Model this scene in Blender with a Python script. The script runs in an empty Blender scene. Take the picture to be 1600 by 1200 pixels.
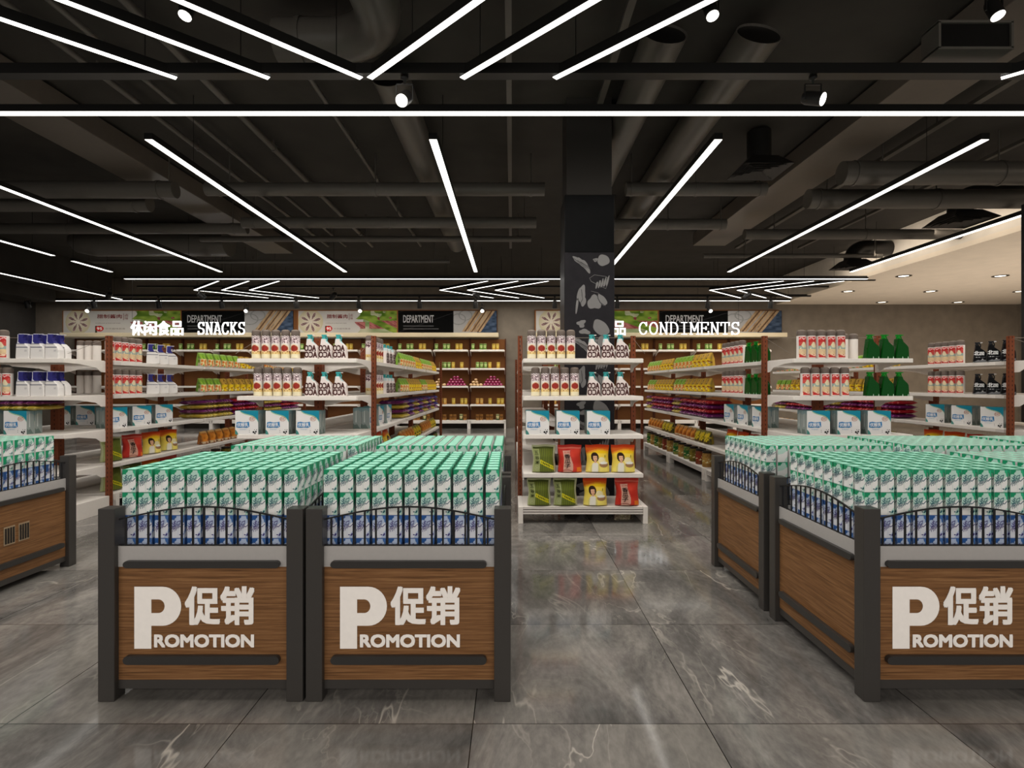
import bpy, bmesh, math, random
from mathutils import Vector, Matrix

RN = random.Random(11)
SC = bpy.context.scene
COL = SC.collection
PI = math.pi
ORD = ['zeroth', 'first', 'second', 'third', 'fourth', 'fifth', 'sixth', 'seventh', 'eighth', 'ninth', 'tenth', 'eleventh', 'twelfth',
       'thirteenth', 'fourteenth', 'fifteenth', 'sixteenth', 'seventeenth', 'eighteenth', 'nineteenth', 'twentieth']


def lin(c):
    return tuple(((x / 255) / 12.92 if x / 255 <= .04045 else ((x / 255 + .055) / 1.055) ** 2.4) for x in c[:3]) + (1.0,)


# ------------------------------------------------------------------ materials
def new_mat(name):
    m = bpy.data.materials.new(name)
    m.use_nodes = True
    nt = m.node_tree
    b = nt.nodes['Principled BSDF']
    return m, nt, b


def attr_mat(name, rough=.5, metal=0.0, spec=.5, noise=0.0, nscale=40):
    """procedural print or paint: reads the colours painted on the mesh, with a little grain"""
    m, nt, b = new_mat(name)
    a = nt.nodes.new('ShaderNodeVertexColor')
    a.layer_name = 'Col'
    out = a.outputs['Color']
    if noise:
        tc = nt.nodes.new('ShaderNodeTexCoord')
        n = nt.nodes.new('ShaderNodeTexNoise')
        n.inputs['Scale'].default_value = nscale
        n.inputs['Detail'].default_value = 4
        nt.links.new(tc.outputs['Object'], n.inputs['Vector'])
        mr = nt.nodes.new('ShaderNodeMapRange')
        mr.inputs['To Min'].default_value = 1 - noise
        mr.inputs['To Max'].default_value = 1 + noise
        nt.links.new(n.outputs['Fac'], mr.inputs['Value'])
        mx = nt.nodes.new('ShaderNodeMix')
        mx.data_type = 'RGBA'
        mx.blend_type = 'MULTIPLY'
        mx.inputs[0].default_value = 1
        nt.links.new(out, mx.inputs[6])
        nt.links.new(mr.outputs['Result'], mx.inputs[7])
        out = mx.outputs[2]
    nt.links.new(out, b.inputs['Base Color'])
    b.inputs['Roughness'].default_value = rough
    b.inputs['Metallic'].default_value = metal
    b.inputs['Specular IOR Level'].default_value = spec
    return m


def emit_mat(name, col, strength):
    m, nt, b = new_mat(name)
    b.inputs['Base Color'].default_value = lin(col)
    b.inputs['Emission Color'].default_value = lin(col)
    b.inputs['Emission Strength'].default_value = strength
    return m


def plain_mat(name, col, rough=.6, noise=.06, nscale=3, spec=.3):
    m, nt, b = new_mat(name)
    tc = nt.nodes.new('ShaderNodeTexCoord')
    n = nt.nodes.new('ShaderNodeTexNoise')
    n.inputs['Scale'].default_value = nscale
    n.inputs['Detail'].default_value = 5
    nt.links.new(tc.outputs['Object'], n.inputs['Vector'])
    cr = nt.nodes.new('ShaderNodeValToRGB')
    c = lin(col)
    cr.color_ramp.elements[0].position = .3
    cr.color_ramp.elements[1].position = .7
    cr.color_ramp.elements[0].color = tuple(x * (1 - noise * 2) for x in c[:3]) + (1,)
    cr.color_ramp.elements[1].color = tuple(min(1, x * (1 + noise * 2)) for x in c[:3]) + (1,)
    nt.links.new(n.outputs['Fac'], cr.inputs['Fac'])
    nt.links.new(cr.outputs['Color'], b.inputs['Base Color'])
    b.inputs['Roughness'].default_value = rough
    b.inputs['Specular IOR Level'].default_value = spec
    return m


def wood_mat():
    m, nt, b = new_mat('oak_veneer')
    tc = nt.nodes.new('ShaderNodeTexCoord')
    mp = nt.nodes.new('ShaderNodeMapping')
    mp.inputs['Scale'].default_value = (1.6, 1.6, 62)
    n = nt.nodes.new('ShaderNodeTexNoise')
    n.inputs['Scale'].default_value = 2.2
    n.inputs['Detail'].default_value = 7
    n.inputs['Roughness'].default_value = .62
    n.inputs['Distortion'].default_value = .5
    nt.links.new(tc.outputs['Object'], mp.inputs['Vector'])
    nt.links.new(mp.outputs['Vector'], n.inputs['Vector'])
    cr = nt.nodes.new('ShaderNodeValToRGB')
    e = cr.color_ramp.elements
    e[0].position = .28; e[0].color = lin((80, 54, 33))
    e[1].position = .75; e[1].color = lin((150, 111, 74))
    k = e.new(.5); k.color = lin((119, 83, 52))
    nt.links.new(n.outputs['Fac'], cr.inputs['Fac'])
    nt.links.new(cr.outputs['Color'], b.inputs['Base Color'])
    b.inputs['Roughness'].default_value = .5
    b.inputs['Specular IOR Level'].default_value = .3
    return m


def floor_mat():
    m, nt, b = new_mat('polished_marble_tile')
    N, L = nt.nodes.new, nt.links.new
    geo = N('ShaderNodeNewGeometry')
    sub = N('ShaderNodeVectorMath'); sub.operation = 'SUBTRACT'; sub.inputs[1].default_value = (.833, .424, 0)
    L(geo.outputs['Position'], sub.inputs[0])
    fl = N('ShaderNodeVectorMath'); fl.operation = 'FLOOR'; L(sub.outputs[0], fl.inputs[0])
    fr = N('ShaderNodeVectorMath'); fr.operation = 'FRACTION'; L(sub.outputs[0], fr.inputs[0])
    wn = N('ShaderNodeTexWhiteNoise'); wn.noise_dimensions = '3D'; L(fl.outputs[0], wn.inputs['Vector'])
    sc = N('ShaderNodeVectorMath'); sc.operation = 'SCALE'; sc.inputs['Scale'].default_value = 6
    L(wn.outputs['Color'], sc.inputs[0])
    ad = N('ShaderNodeVectorMath'); ad.operation = 'ADD'; L(geo.outputs['Position'], ad.inputs[0]); L(sc.outputs[0], ad.inputs[1])
    mp = N('ShaderNodeMapping'); mp.inputs['Rotation'].default_value = (0, 0, -.35); mp.inputs['Scale'].default_value = (1.5, .62, 1)
    L(ad.outputs[0], mp.inputs['Vector'])

    def noise(scale, detail, dist, rough=.55):
        n = N('ShaderNodeTexNoise'); n.inputs['Scale'].default_value = scale; n.inputs['Detail'].default_value = detail
        n.inputs['Distortion'].default_value = dist; n.inputs['Roughness'].default_value = rough
        L(mp.outputs['Vector'], n.inputs['Vector'])
        return n.outputs['Fac']

    def ramp(src, stops):
        r = N('ShaderNodeValToRGB'); e = r.color_ramp.elements
        e[0].position, e[0].color = stops[0]
        e[1].position, e[1].color = stops[-1]
        for p, c in stops[1:-1]:
            k = e.new(p); k.color = c
        L(src, r.inputs['Fac'])
        return r.outputs['Color']

    def mix(kind, fac, a, bb):
        x = N('ShaderNodeMix'); x.data_type = 'RGBA'; x.blend_type = kind
        if isinstance(fac, float): x.inputs[0].default_value = fac
        else: L(fac, x.inputs[0])
        for i, q in ((6, a), (7, bb)):
            if isinstance(q, tuple): x.inputs[i].default_value = q
            else: L(q, x.inputs[i])
        return x.outputs[2]
    base = ramp(noise(1.5, 9, .8, .68), [(.32, lin((74, 72, 69))), (.5, lin((104, 100, 96))), (.68, lin((142, 136, 129)))])
    grain = ramp(noise(26, 5, .2), [(.3, (.82, .82, .82, 1)), (.7, (1.12, 1.12, 1.12, 1))])
    base = mix('MULTIPLY', 1.0, base, grain)
    w, k = (1, 1, 1, 1), (0, 0, 0, 1)
    v1 = ramp(noise(.7, 5, .8), [(.492, k), (.5, w), (.507, k)])
    v2 = ramp(noise(1.6, 4, .9), [(.49, k), (.5, (.35, .35, .35, 1)), (.507, k)])
    cloud = ramp(noise(.7, 3, .4), [(.5, k), (.72, w)])
    c = mix('MIX', cloud, base, mix('MULTIPLY', 1.0, lin((130, 125, 118)), grain))
    vm = mix('SCREEN', 1.0, v1, v2)
    vis = ramp(noise(1.1, 2, 0), [(.47, k), (.7, w)])
    vm2 = mix('MULTIPLY', 1.0, vm, vis)
    c = mix('MIX', vm2, c, lin((186, 178, 166)))
    # joints
    sx = N('ShaderNodeSeparateXYZ'); L(fr.outputs[0], sx.inputs[0])
    ds = []
    for ax in 'XY':
        p = N('ShaderNodeMath'); p.operation = 'PINGPONG'; p.inputs[1].default_value = .5; L(sx.outputs[ax], p.inputs[0])
        ds.append(p.outputs[0])
    mn = N('ShaderNodeMath'); mn.operation = 'MINIMUM'; L(ds[0], mn.inputs[0]); L(ds[1], mn.inputs[1])
    lt = N('ShaderNodeMath'); lt.operation = 'LESS_THAN'; lt.inputs[1].default_value = .0021; L(mn.outputs[0], lt.inputs[0])
    c = mix('MIX', lt.outputs[0], c, lin((30, 28, 26)))
    L(c, b.inputs['Base Color'])
    r = N('ShaderNodeMapRange'); r.inputs['To Min'].default_value = .05; r.inputs['To Max'].default_value = .12
    L(noise(5, 4, 0), r.inputs['Value']); L(r.outputs['Result'], b.inputs['Roughness'])
    b.inputs['Specular IOR Level'].default_value = .5
    return m


M = {}
M['print'] = attr_mat('printed_packaging', .42, spec=.4)
M['matte'] = attr_mat('painted_matte', .65, spec=.3, noise=.05)
M['metal'] = attr_mat('painted_metal', .38, spec=.5, noise=.04)
M['gloss'] = attr_mat('glossy_plastic', .22, spec=.5)
M['steel'] = attr_mat('brushed_steel', .45, metal=.15, noise=.05, nscale=60)
M['duct'] = attr_mat('dark_duct_metal', .36, spec=.5, noise=.12, nscale=14)
M['poster'] = attr_mat('poster_print', .7, spec=.08)
M['stone'] = attr_mat('black_marble', .3, spec=.25, noise=.35, nscale=9)
M['wood'] = wood_mat()
M['floor'] = floor_mat()
M['led'] = emit_mat('led_diffuser', (255, 252, 246), 2.6)
M['lens'] = emit_mat('spot_lens', (255, 250, 240), 3)
M['sign'] = emit_mat('sign_letter_light', (255, 255, 255), 1.05)
M['down'] = emit_mat('downlight_glow', (255, 246, 228), 3)
M['wall_b'] = plain_mat('back_wall_paint', (110, 101, 90), .8)
M['wall_l'] = plain_mat('side_wall_paint', (58, 55, 52), .8)
M['ceil'] = plain_mat('dark_ceiling_paint', (54, 51, 47), .85, .08, 2)
M['ceilw'] = plain_mat('cream_ceiling_paint', (228, 216, 198), .85, .02)
M['fascia'] = plain_mat('grey_fascia_paint', (222, 214, 202), .85, .03)


# ------------------------------------------------------------------ mesh builder
_TXT = {}


def text_shape(body, offset=0.0):
    key = (body, offset)
    if key not in _TXT:
        cu = bpy.data.curves.new('lettering', 'FONT')
        cu.body = body
        cu.offset = offset
        cu.resolution_u = 3
        ob = bpy.data.objects.new('lettering', cu)
        COL.objects.link(ob)
        dg = bpy.context.evaluated_depsgraph_get()
        dg.update()
        me = ob.evaluated_get(dg).to_mesh()
        vs = [(v.co.x, v.co.y) for v in me.vertices]
        fs = [tuple(p.vertices) for p in me.polygons]
        ob.evaluated_get(dg).to_mesh_clear()
        bpy.data.objects.remove(ob)
        bpy.data.curves.remove(cu)
        x0 = min(v[0] for v in vs); x1 = max(v[0] for v in vs)
        y0 = min(v[1] for v in vs); y1 = max(v[1] for v in vs)
        _TXT[key] = ([((x - x0) / (x1 - x0), (y - y0) / (y1 - y0)) for x, y in vs], fs)
    return _TXT[key]


class MB:
    def __init__(s):
        s.v, s.f, s.c, s.m, s.s = [], [], [], [], []

    def add(s, vs, fs, col, m=0, smooth=False):
        o = len(s.v)
        s.v.extend(tuple(v) for v in vs)
        many = isinstance(col, list)
        for i, f in enumerate(fs):
            s.f.append(tuple(o + k for k in f))
            s.c.append(col[i] if many else col)
            s.m.append(m)
            s.s.append(smooth)
        return s

    def quad(s, a, b, c, d, col, m=0):
        return s.add([a, b, c, d], [(0, 1, 2, 3)], col, m)

    def box(s, x0, x1, y0, y1, z0, z1, col, m=0, bevel=0):
        vs = [(x0, y0, z0), (x1, y0, z0), (x1, y1, z0), (x0, y1, z0), (x0, y0, z1), (x1, y0, z1), (x1, y1, z1), (x0, y1, z1)]
        fs = [(3, 2, 1, 0), (4, 5, 6, 7), (0, 1, 5, 4), (1, 2, 6, 5), (2, 3, 7, 6), (3, 0, 4, 7)]
        if not bevel:
            return s.add(vs, fs, col, m)
        bm = bmesh.new()
        bv = [bm.verts.new(v) for v in vs]
        for f in fs:
            bm.faces.new([bv[i] for i in f])
        bmesh.ops.bevel(bm, geom=list(bm.edges), offset=bevel, segments=2, affect='EDGES', profile=.6)
        bm.verts.index_update()
        s.add([v.co[:] for v in bm.verts], [tuple(v.index for v in f.verts) for f in bm.faces], col, m)
        bm.free()
        return s

    def prism(s, poly, a0, a1, ax, col, m=0):
        """poly in the plane across axis ax, pushed from a0 to a1"""
        def P(p, a):
            return (a, p[0], p[1]) if ax == 'x' else (p[0], a, p[1]) if ax == 'y' else (p[0], p[1], a)
        n = len(poly)
        vs = [P(p, a0) for p in poly] + [P(p, a1) for p in poly]
        fs = [tuple(range(n))[::-1], tuple(range(n, 2 * n))] + [(i, (i + 1) % n, n + (i + 1) % n, n + i) for i in range(n)]
        return s.add(vs, fs, col, m)

    def tube(s, path, r, col, n=12, caps=True, m=0, closed=False):
        P = [Vector(p) for p in path]
        rings = []
        up = None
        for i, p in enumerate(P):
            a = P[i - 1] if i else p
            b = P[i + 1] if i < len(P) - 1 else p
            t = (b - a).normalized()
            if up is None:
                up = Vector((0, 0, 1)) if abs(t.z) < .9 else Vector((0, 1, 0))
            u = t.cross(up).normalized()
            w = u.cross(t).normalized()
            up = w
            rr = r[i] if isinstance(r, (list, tuple)) else r
            rings.append([p + u * math.cos(2 * PI * k / n) * rr + w * math.sin(2 * PI * k / n) * rr for k in range(n)])
        vs = [v for ring in rings for v in ring]
        fs = []
        for i in range(len(P) - 1):
            for k in range(n):
                k2 = (k + 1) % n
                fs.append((i * n + k, i * n + k2, (i + 1) * n + k2, (i + 1) * n + k))
        s.add(vs, fs, col, m, True)
        if caps:
            s.add(rings[0], [tuple(range(n))], col, m)
            s.add(rings[-1], [tuple(range(n))[::-1]], col, m)
        return s

    def lathe(s, prof, n, colfn, cx=0, cy=0, m=0, smooth=True):
        """prof [(r, z)]; colfn(z, angle from the front -Y, positive to the viewer's right)"""
        vs = []
        for r, z in prof:
            for k in range(n):
                a = 2 * PI * k / n
                vs.append((cx + r * math.sin(a), cy - r * math.cos(a), z))
        fs, cs = [], []
        for i in range(len(prof) - 1):
            for k in range(n):
                k2 = (k + 1) % n
                fs.append((i * n + k, i * n + k2, (i + 1) * n + k2, (i + 1) * n + k))
                a = 2 * PI * (k + .5) / n
                if a > PI: a -= 2 * PI
                cs.append(colfn((prof[i][1] + prof[i + 1][1]) / 2, a) if callable(colfn) else colfn)
        s.add(vs, fs, cs, m, smooth)
        return s

    def grid(s, fn, nu, nv, colfn, m=0, smooth=True):
        vs = [fn(i / nu, j / nv) for j in range(nv + 1) for i in range(nu + 1)]
        fs, cs = [], []
        for j in range(nv):
            for i in range(nu):
                a = j * (nu + 1) + i
                fs.append((a, a + 1, a + nu + 2, a + nu + 1))
                cs.append(colfn((i + .5) / nu, (j + .5) / nv) if callable(colfn) else colfn)
        return s.add(vs, fs, cs, m, smooth)

    def poly(s, pts, mp, col, m=0):
        return s.add([mp(*p) for p in pts], [tuple(range(len(pts)))], col, m)

    def stroke(s, pts, w, mp, col, m=0):
        for (x0, y0), (x1, y1) in zip(pts, pts[1:]):
            dx, dy = x1 - x0, y1 - y0
            l = math.hypot(dx, dy) or 1
            ex, ey = dx / l * w * .4, dy / l * w * .4
            nx, ny = -dy / l * w / 2, dx / l * w / 2
            s.poly([(x0 - ex + nx, y0 - ey + ny), (x0 - ex - nx, y0 - ey - ny), (x1 + ex - nx, y1 + ey - ny), (x1 + ex + nx, y1 + ey + ny)], mp, col, m)
        return s

    def text(s, body, x0, x1, y0, y1, mp, col, offset=0.0, m=0, mirror=False):
        f = (lambda u: 1 - u) if mirror else (lambda u: u)
        if offset:
            # bold: lay shifted copies of the letters over each other
            vs, fs = text_shape(body, 0.0)
            xm, ym = (x0 + x1) / 2, (y0 + y1) / 2
            o, ex, ey = Vector(mp(xm, ym)), Vector(mp(xm + .01, ym)), Vector(mp(xm, ym + .01))
            ex, ey = ex - o, ey - o
            nrm = ex.cross(ey).normalized()
            d = offset * (y1 - y0) * ey.length / .01
            for a, (qx, qy) in enumerate(((-1, -1), (1, -1), (1, 1), (-1, 1), (0, -1), (0, 1), (-1, 0), (1, 0))):
                sx, sy = d * qx * .01 / ex.length, d * qy * .01 / ey.length
                s.add([Vector(mp(x0 + f(u) * (x1 - x0) + sx, y0 + v * (y1 - y0) + sy)) + nrm * a * .0003 for u, v in vs], fs, col, m)
            return s
        vs, fs = text_shape(body, offset)
        return s.add([mp(x0 + f(u) * (x1 - x0), y0 + v * (y1 - y0)) for u, v in vs], fs, col, m)

    def build(s, name, mats, parent=None):
        me = bpy.data.meshes.new(name)
        me.from_pydata(s.v, [], s.f)
        at = me.color_attributes.new('Col', 'FLOAT_COLOR', 'CORNER')
        buf = []
        for f, c in zip(s.f, s.c):
            buf.extend(tuple(c) * len(f))
        at.data.foreach_set('color', buf)
        me.polygons.foreach_set('material_index', s.m)
        me.polygons.foreach_set('use_smooth', s.s)
        for m in (mats if isinstance(mats, (list, tuple)) else [mats]):
            me.materials.append(M[m])
        me.update()
        o = bpy.data.objects.new(name, me)
        COL.objects.link(o)
        if parent: o.parent = parent
        return o


def tag(o, label, cat, group=None):
    o['label'] = label
    o['category'] = cat
    if group: o['group'] = group
    return o


def thing(name, label, cat, loc=(0, 0, 0), rz=0, group=None):
    o = bpy.data.objects.new(name, None)
    o.empty_display_size = .1
    COL.objects.link(o)
    o.location = loc
    o.rotation_euler = (0, 0, rz)
    return tag(o, label, cat, group)


def structure(o):
    o['kind'] = 'structure'
    return o


def dup(root, loc, rz, label, group=None):
    r = root.copy()
    COL.objects.link(r)
    r.location = loc
    r.rotation_euler = (0, 0, rz)
    r.scale = (1, 1, 1)
    r['label'] = label
    if group: r['group'] = group
    for ch in list(root.children):
        c = ch.copy(); COL.objects.link(c); c.parent = r
        for g in list(ch.children):
            d = g.copy(); COL.objects.link(d); d.parent = c
    return r


KIND = {}     # product kind -> (maker, category)
FIRST = {}


def place(kind, loc, rz, label, group=None):
    if kind not in FIRST:
        mk, cat = KIND[kind]
        o = mk()
        tag(o, label, cat, group)
        o.location = loc
        o.rotation_euler = (0, 0, rz)
        FIRST[kind] = o
        return o
    return dup(FIRST[kind], loc, rz, label, group)


# value noise for painted artwork
def vn(x, y, seed=0):
    def h(i, j):
        n = (i * 374761393 + j * 668265263 + seed * 1442695041) & 0xffffffff
        n = ((n ^ (n >> 13)) * 1274126177) & 0xffffffff
        return ((n ^ (n >> 16)) & 0xffff) / 65535
    i, j = math.floor(x), math.floor(y)
    fx, fy = x - i, y - j
    fx, fy = fx * fx * (3 - 2 * fx), fy * fy * (3 - 2 * fy)
    return (h(i, j) * (1 - fx) + h(i + 1, j) * fx) * (1 - fy) + (h(i, j + 1) * (1 - fx) + h(i + 1, j + 1) * fx) * fy


def mixc(a, b, t):
    t = max(0, min(1, t))
    return tuple(a[i] * (1 - t) + b[i] * t for i in range(3))
# ------------------------------------------------------------------ products
BW, BD, BH = .0625, .077, .1065
LOGO = [[(.10, .66), (.16, .60)], [(.06, .55), (.13, .49)], [(.02, .33), (.14, .47)], [(.20, .68), (.38, .74)], [(.18, .60), (.36, .66)],
        [(.16, .51), (.40, .60)], [(.29, .78), (.24, .52)], [(.20, .48), (.13, .28)], [(.21, .47), (.36, .53)], [(.36, .53), (.28, .30)],
        [(.20, .39), (.32, .44)], [(.46, .70), (.40, .34)], [(.46, .70), (.70, .76)], [(.70, .76), (.64, .50)], [(.64, .50), (.78, .50)],
        [(.78, .50), (.98, .62)], [(.50, .62), (.60, .44)], [(.62, .64), (.47, .42)]]
PAL = {'green': (lin((22, 136, 92)), lin((44, 168, 122)), lin((224, 224, 220)), lin((178, 210, 196)), lin((25, 82, 96)), lin((156, 218, 193)), lin((38, 138, 102))),
       'blue': (lin((44, 86, 146)), lin((66, 108, 168)), lin((222, 224, 230)), lin((182, 196, 220)), lin((56, 34, 112)), lin((190, 205, 225)), lin((60, 100, 170)))}


def tissue_face(mb, mp, p, full=True):
    """the printed side of a tissue pack in unit coordinates"""
    dk, md, wh, tint, ink, top, edge = PAL[p]
    mb.poly([(0, .972), (1, .972), (1, 1), (0, 1)], mp(.0012), edge)
    mb.poly([(0, .45), (.0, 1), (1, 1), (1, .72), (.55, .52)], mp(.0004), tint)
    mb.poly([(0, .76), (0, 1), (.42, 1), (.40, .90), (.30, .86), (.24, .78), (.12, .80)], mp(.0008), dk)
    mb.poly([(.80, .86), (.76, 1), (1, 1), (1, .66), (.92, .70), (.88, .82)], mp(.0008), md)
    mb.poly([(.66, 0), (.8, .2), (1, .34), (1, .0)], mp(.0004), tint)
    if full:
        mb.poly([(.52, .02), (.52, .98), (.535, .98), (.535, .02)], mp(.001), tint)
        for st in LOGO:
            mb.stroke(st, .034, mp(.0014), ink)
        mb.poly([(.60, .13), (.66, .17), (.76, .15), (.74, .11)], mp(.001), ink)
        mb.poly([(.78, .12), (.90, .22), (.97, .18), (.92, .12), (.84, .08)], mp(.001), ink)


def tissue_side(mb, mp, p, full=True):
    dk, md, wh, tint, ink, top, edge = PAL[p]
    tissue_face(mb, mp, p, full)
    mb.poly([(0, .42), (.12, .5), (.22, .46), (.34, .6), (.3, .78), (.4, .955), (0, .955)], mp(.0017), dk)
    mb.poly([(0, .14), (.12, .3), (.1, .42), (0, .40)], mp(.0017), md)


def tissue_mesh(mb, p, cx, cy, z, sides='flrb', full=True, cap=True):
    dk, md, wh, tint, ink, top, edge = PAL[p]
    x0, x1, y0, y1 = cx - BW / 2, cx + BW / 2, cy - BD / 2, cy + BD / 2
    mb.box(x0, x1, y0, y1, z, z + BH, wh)
    if cap:
        g = .0062
        mb.quad((x0, y0, z + BH + .0004), (x1, y0, z + BH + .0004), (x1, y1, z + BH + .0004), (x0, y1, z + BH + .0004), edge)
        mb.quad((x0 + g, y0 + g, z + BH + .0008), (x1 - g, y0 + g, z + BH + .0008), (x1 - g, y1 - g, z + BH + .0008), (x0 + g, y1 - g, z + BH + .0008), top)
    W, D = x1 - x0, y1 - y0
    if 'f' in sides: tissue_face(mb, lambda e: (lambda u, v: (x0 + u * W, y0 - e, z + v * BH)), p, full)
    if 'b' in sides: tissue_face(mb, lambda e: (lambda u, v: (x1 - u * W, y1 + e, z + v * BH)), p, full)
    if 'r' in sides: tissue_side(mb, lambda e: (lambda u, v: (x1 + e, y0 + u * D, z + v * BH)), p, full)
    if 'l' in sides: tissue_face(mb, lambda e: (lambda u, v: (x0 - e, y1 - u * D, z + v * BH)), p, full)


def mk_tissue(p):
    def f():
        mb = MB()
        tissue_mesh(mb, p, 0, 0, 0)
        return mb.build(p + '_tissue_box', 'print')
    return f


# spray cans
def mk_can(style):
    def f():
        cr, wh = lin((232, 220, 200)), lin((222, 214, 206))
        root = thing('spray_can', '', '')
        body = MB()

        def cocoa(z, a):
            u = a / 1.4
            if z > .213: return lin((50, 28, 34)) if math.sin(z * 420 + a * 9) > .1 else lin((228, 214, 212))
            if z > .155: return lin((74, 36, 46)) if vn(a * 6 + 20, z * 95, 3) > .52 else lin((226, 208, 208))
            if (u / .62) ** 2 + ((z - .105) / .031) ** 2 < 1: return lin((150, 46, 36))
            if (u / .72) ** 2 + ((z - .103) / .04) ** 2 < 1: return lin((232, 196, 150))
            if .045 < z < .075: return lin((120, 50, 30)) if vn(a * 5 + 9, z * 70, 5) > .68 else lin((226, 196, 128))
            return lin((233, 221, 188)) if z < .045 else wh

        def red(z, a):
            a -= .12
            if abs(a) > 1.08 or z < .012 or z > .228: return wh
            u = a / 1.08
            if z > .17:
                return lin((232, 190, 186)) if abs(z - .198 - .018 * abs(math.sin(u * 3))) < .006 else lin((186, 42, 40)) if vn(u * 3 + 4, z * 40, 8) > .25 else lin((215, 90, 80))
            if z > .1:
                t = vn(u * 2.5 + 7, z * 40, 2)
                return lin((220, 206, 170)) if abs(u) < (.2 + (.17 - z) * 9) and t > .35 else lin((150, 168, 160)) if z < .13 else lin((196, 74, 66))
            if z > .045: return mixc(lin((226, 200, 150)), lin((206, 170, 140)), vn(u * 4 + 3, z * 60, 4)) + (1,)
            return lin((186, 44, 40)) if vn(u * 3 + 1, z * 60, 6) > .4 else lin((230, 196, 170))
        prof = [(.0, .001), (.043, .001), (.046, .004)] + [(.046, .004 + (.232 - .004) * i / 34) for i in range(1, 35)] + [(.044, .236), (0, .2361)]
        body.lathe(prof, 44, cocoa if style == 'cocoa' else red)
        body.build('can_body', 'print', root)
        cap = MB()
        g = lin((104, 92, 84))
        cap.lathe([(.0445, .2362), (.0455, .24), (.0455, .275), (.043, .287), (.036, .296), (.024, .301), (0, .303)], 32, lambda z, a: g if z < .286 else lin((124, 112, 102)))
        cap.build('cap', 'gloss', root)
        return root
    return f


# trigger bottles: a flat bottle cut from its outline, rounded front and back
BOTTLE = [(-.066, 0), (.066, 0), (.07, .006), (.068, .07), (.064, .115), (.052, .135), (.03, .155), (.004, .178), (-.006, .205), (-.046, .205),
          (-.05, .17), (-.06, .1), (-.07, .006)]
NAVYB = [(-.072, 0), (.072, 0), (.0755, .006), (.074, .088), (.068, .108), (.048, .134), (.02, .158), (-.066, .158), (-.07, .12), (-.0755, .006)]


def slab_bottle(mb, out, d, col):
    n = len(out)
    cx = sum(p[0] for p in out) / n
    zt = max(p[1] for p in out)
    layers = [(-d / 2, .88), (-d / 2 + .006, .97), (-d / 2 + .016, 1), (d / 2 - .016, 1), (d / 2 - .006, .97), (d / 2, .88)]
    vs = []
    for y, s in layers:
        for x, z in out:
            vs.append((cx + (x - cx) * s, y, z if z < .001 else max(.0005, zt / 2 + (z - zt / 2) * (.5 + s / 2))))
    fs = [tuple(range(n)), tuple(range((len(layers) - 1) * n, len(layers) * n))[::-1]]
    for i in range(len(layers) - 1):
        for k in range(n):
            k2 = (k + 1) % n
            fs.append((i * n + k, (i + 1) * n + k, (i + 1) * n + k2, i * n + k2))
    mb.add(vs, fs, [col(sum(vs[k][2] for k in f) / len(f)) if callable(col) else col for f in fs], 0, False)


def trigger(root, col, tip, x=-.026, z=.205, flat=False):
    t = MB()
    t.lathe([(.019, z), (.021, z + .004), (.021, z + .018), (.014, z + .022), (.013, z + .03), (0, z + .0301)], 16, col, x, 0)
    t.box(x - .022, x + .030, -.014, .014, z + .026, z + .046, col, bevel=.004)
    t.box(x + .024, x + .052, -.008, .008, z + .034, z + .044, tip, bevel=.002)
    t.tube([(x + .022, 0, z + .03), (x + .034, 0, z + .012), (x + .034, 0, z - .012), (x + .026, 0, z - .03)], [.006, .006, .005, .004], col, 8)
    t.build('trigger_head', 'gloss', root)


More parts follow.
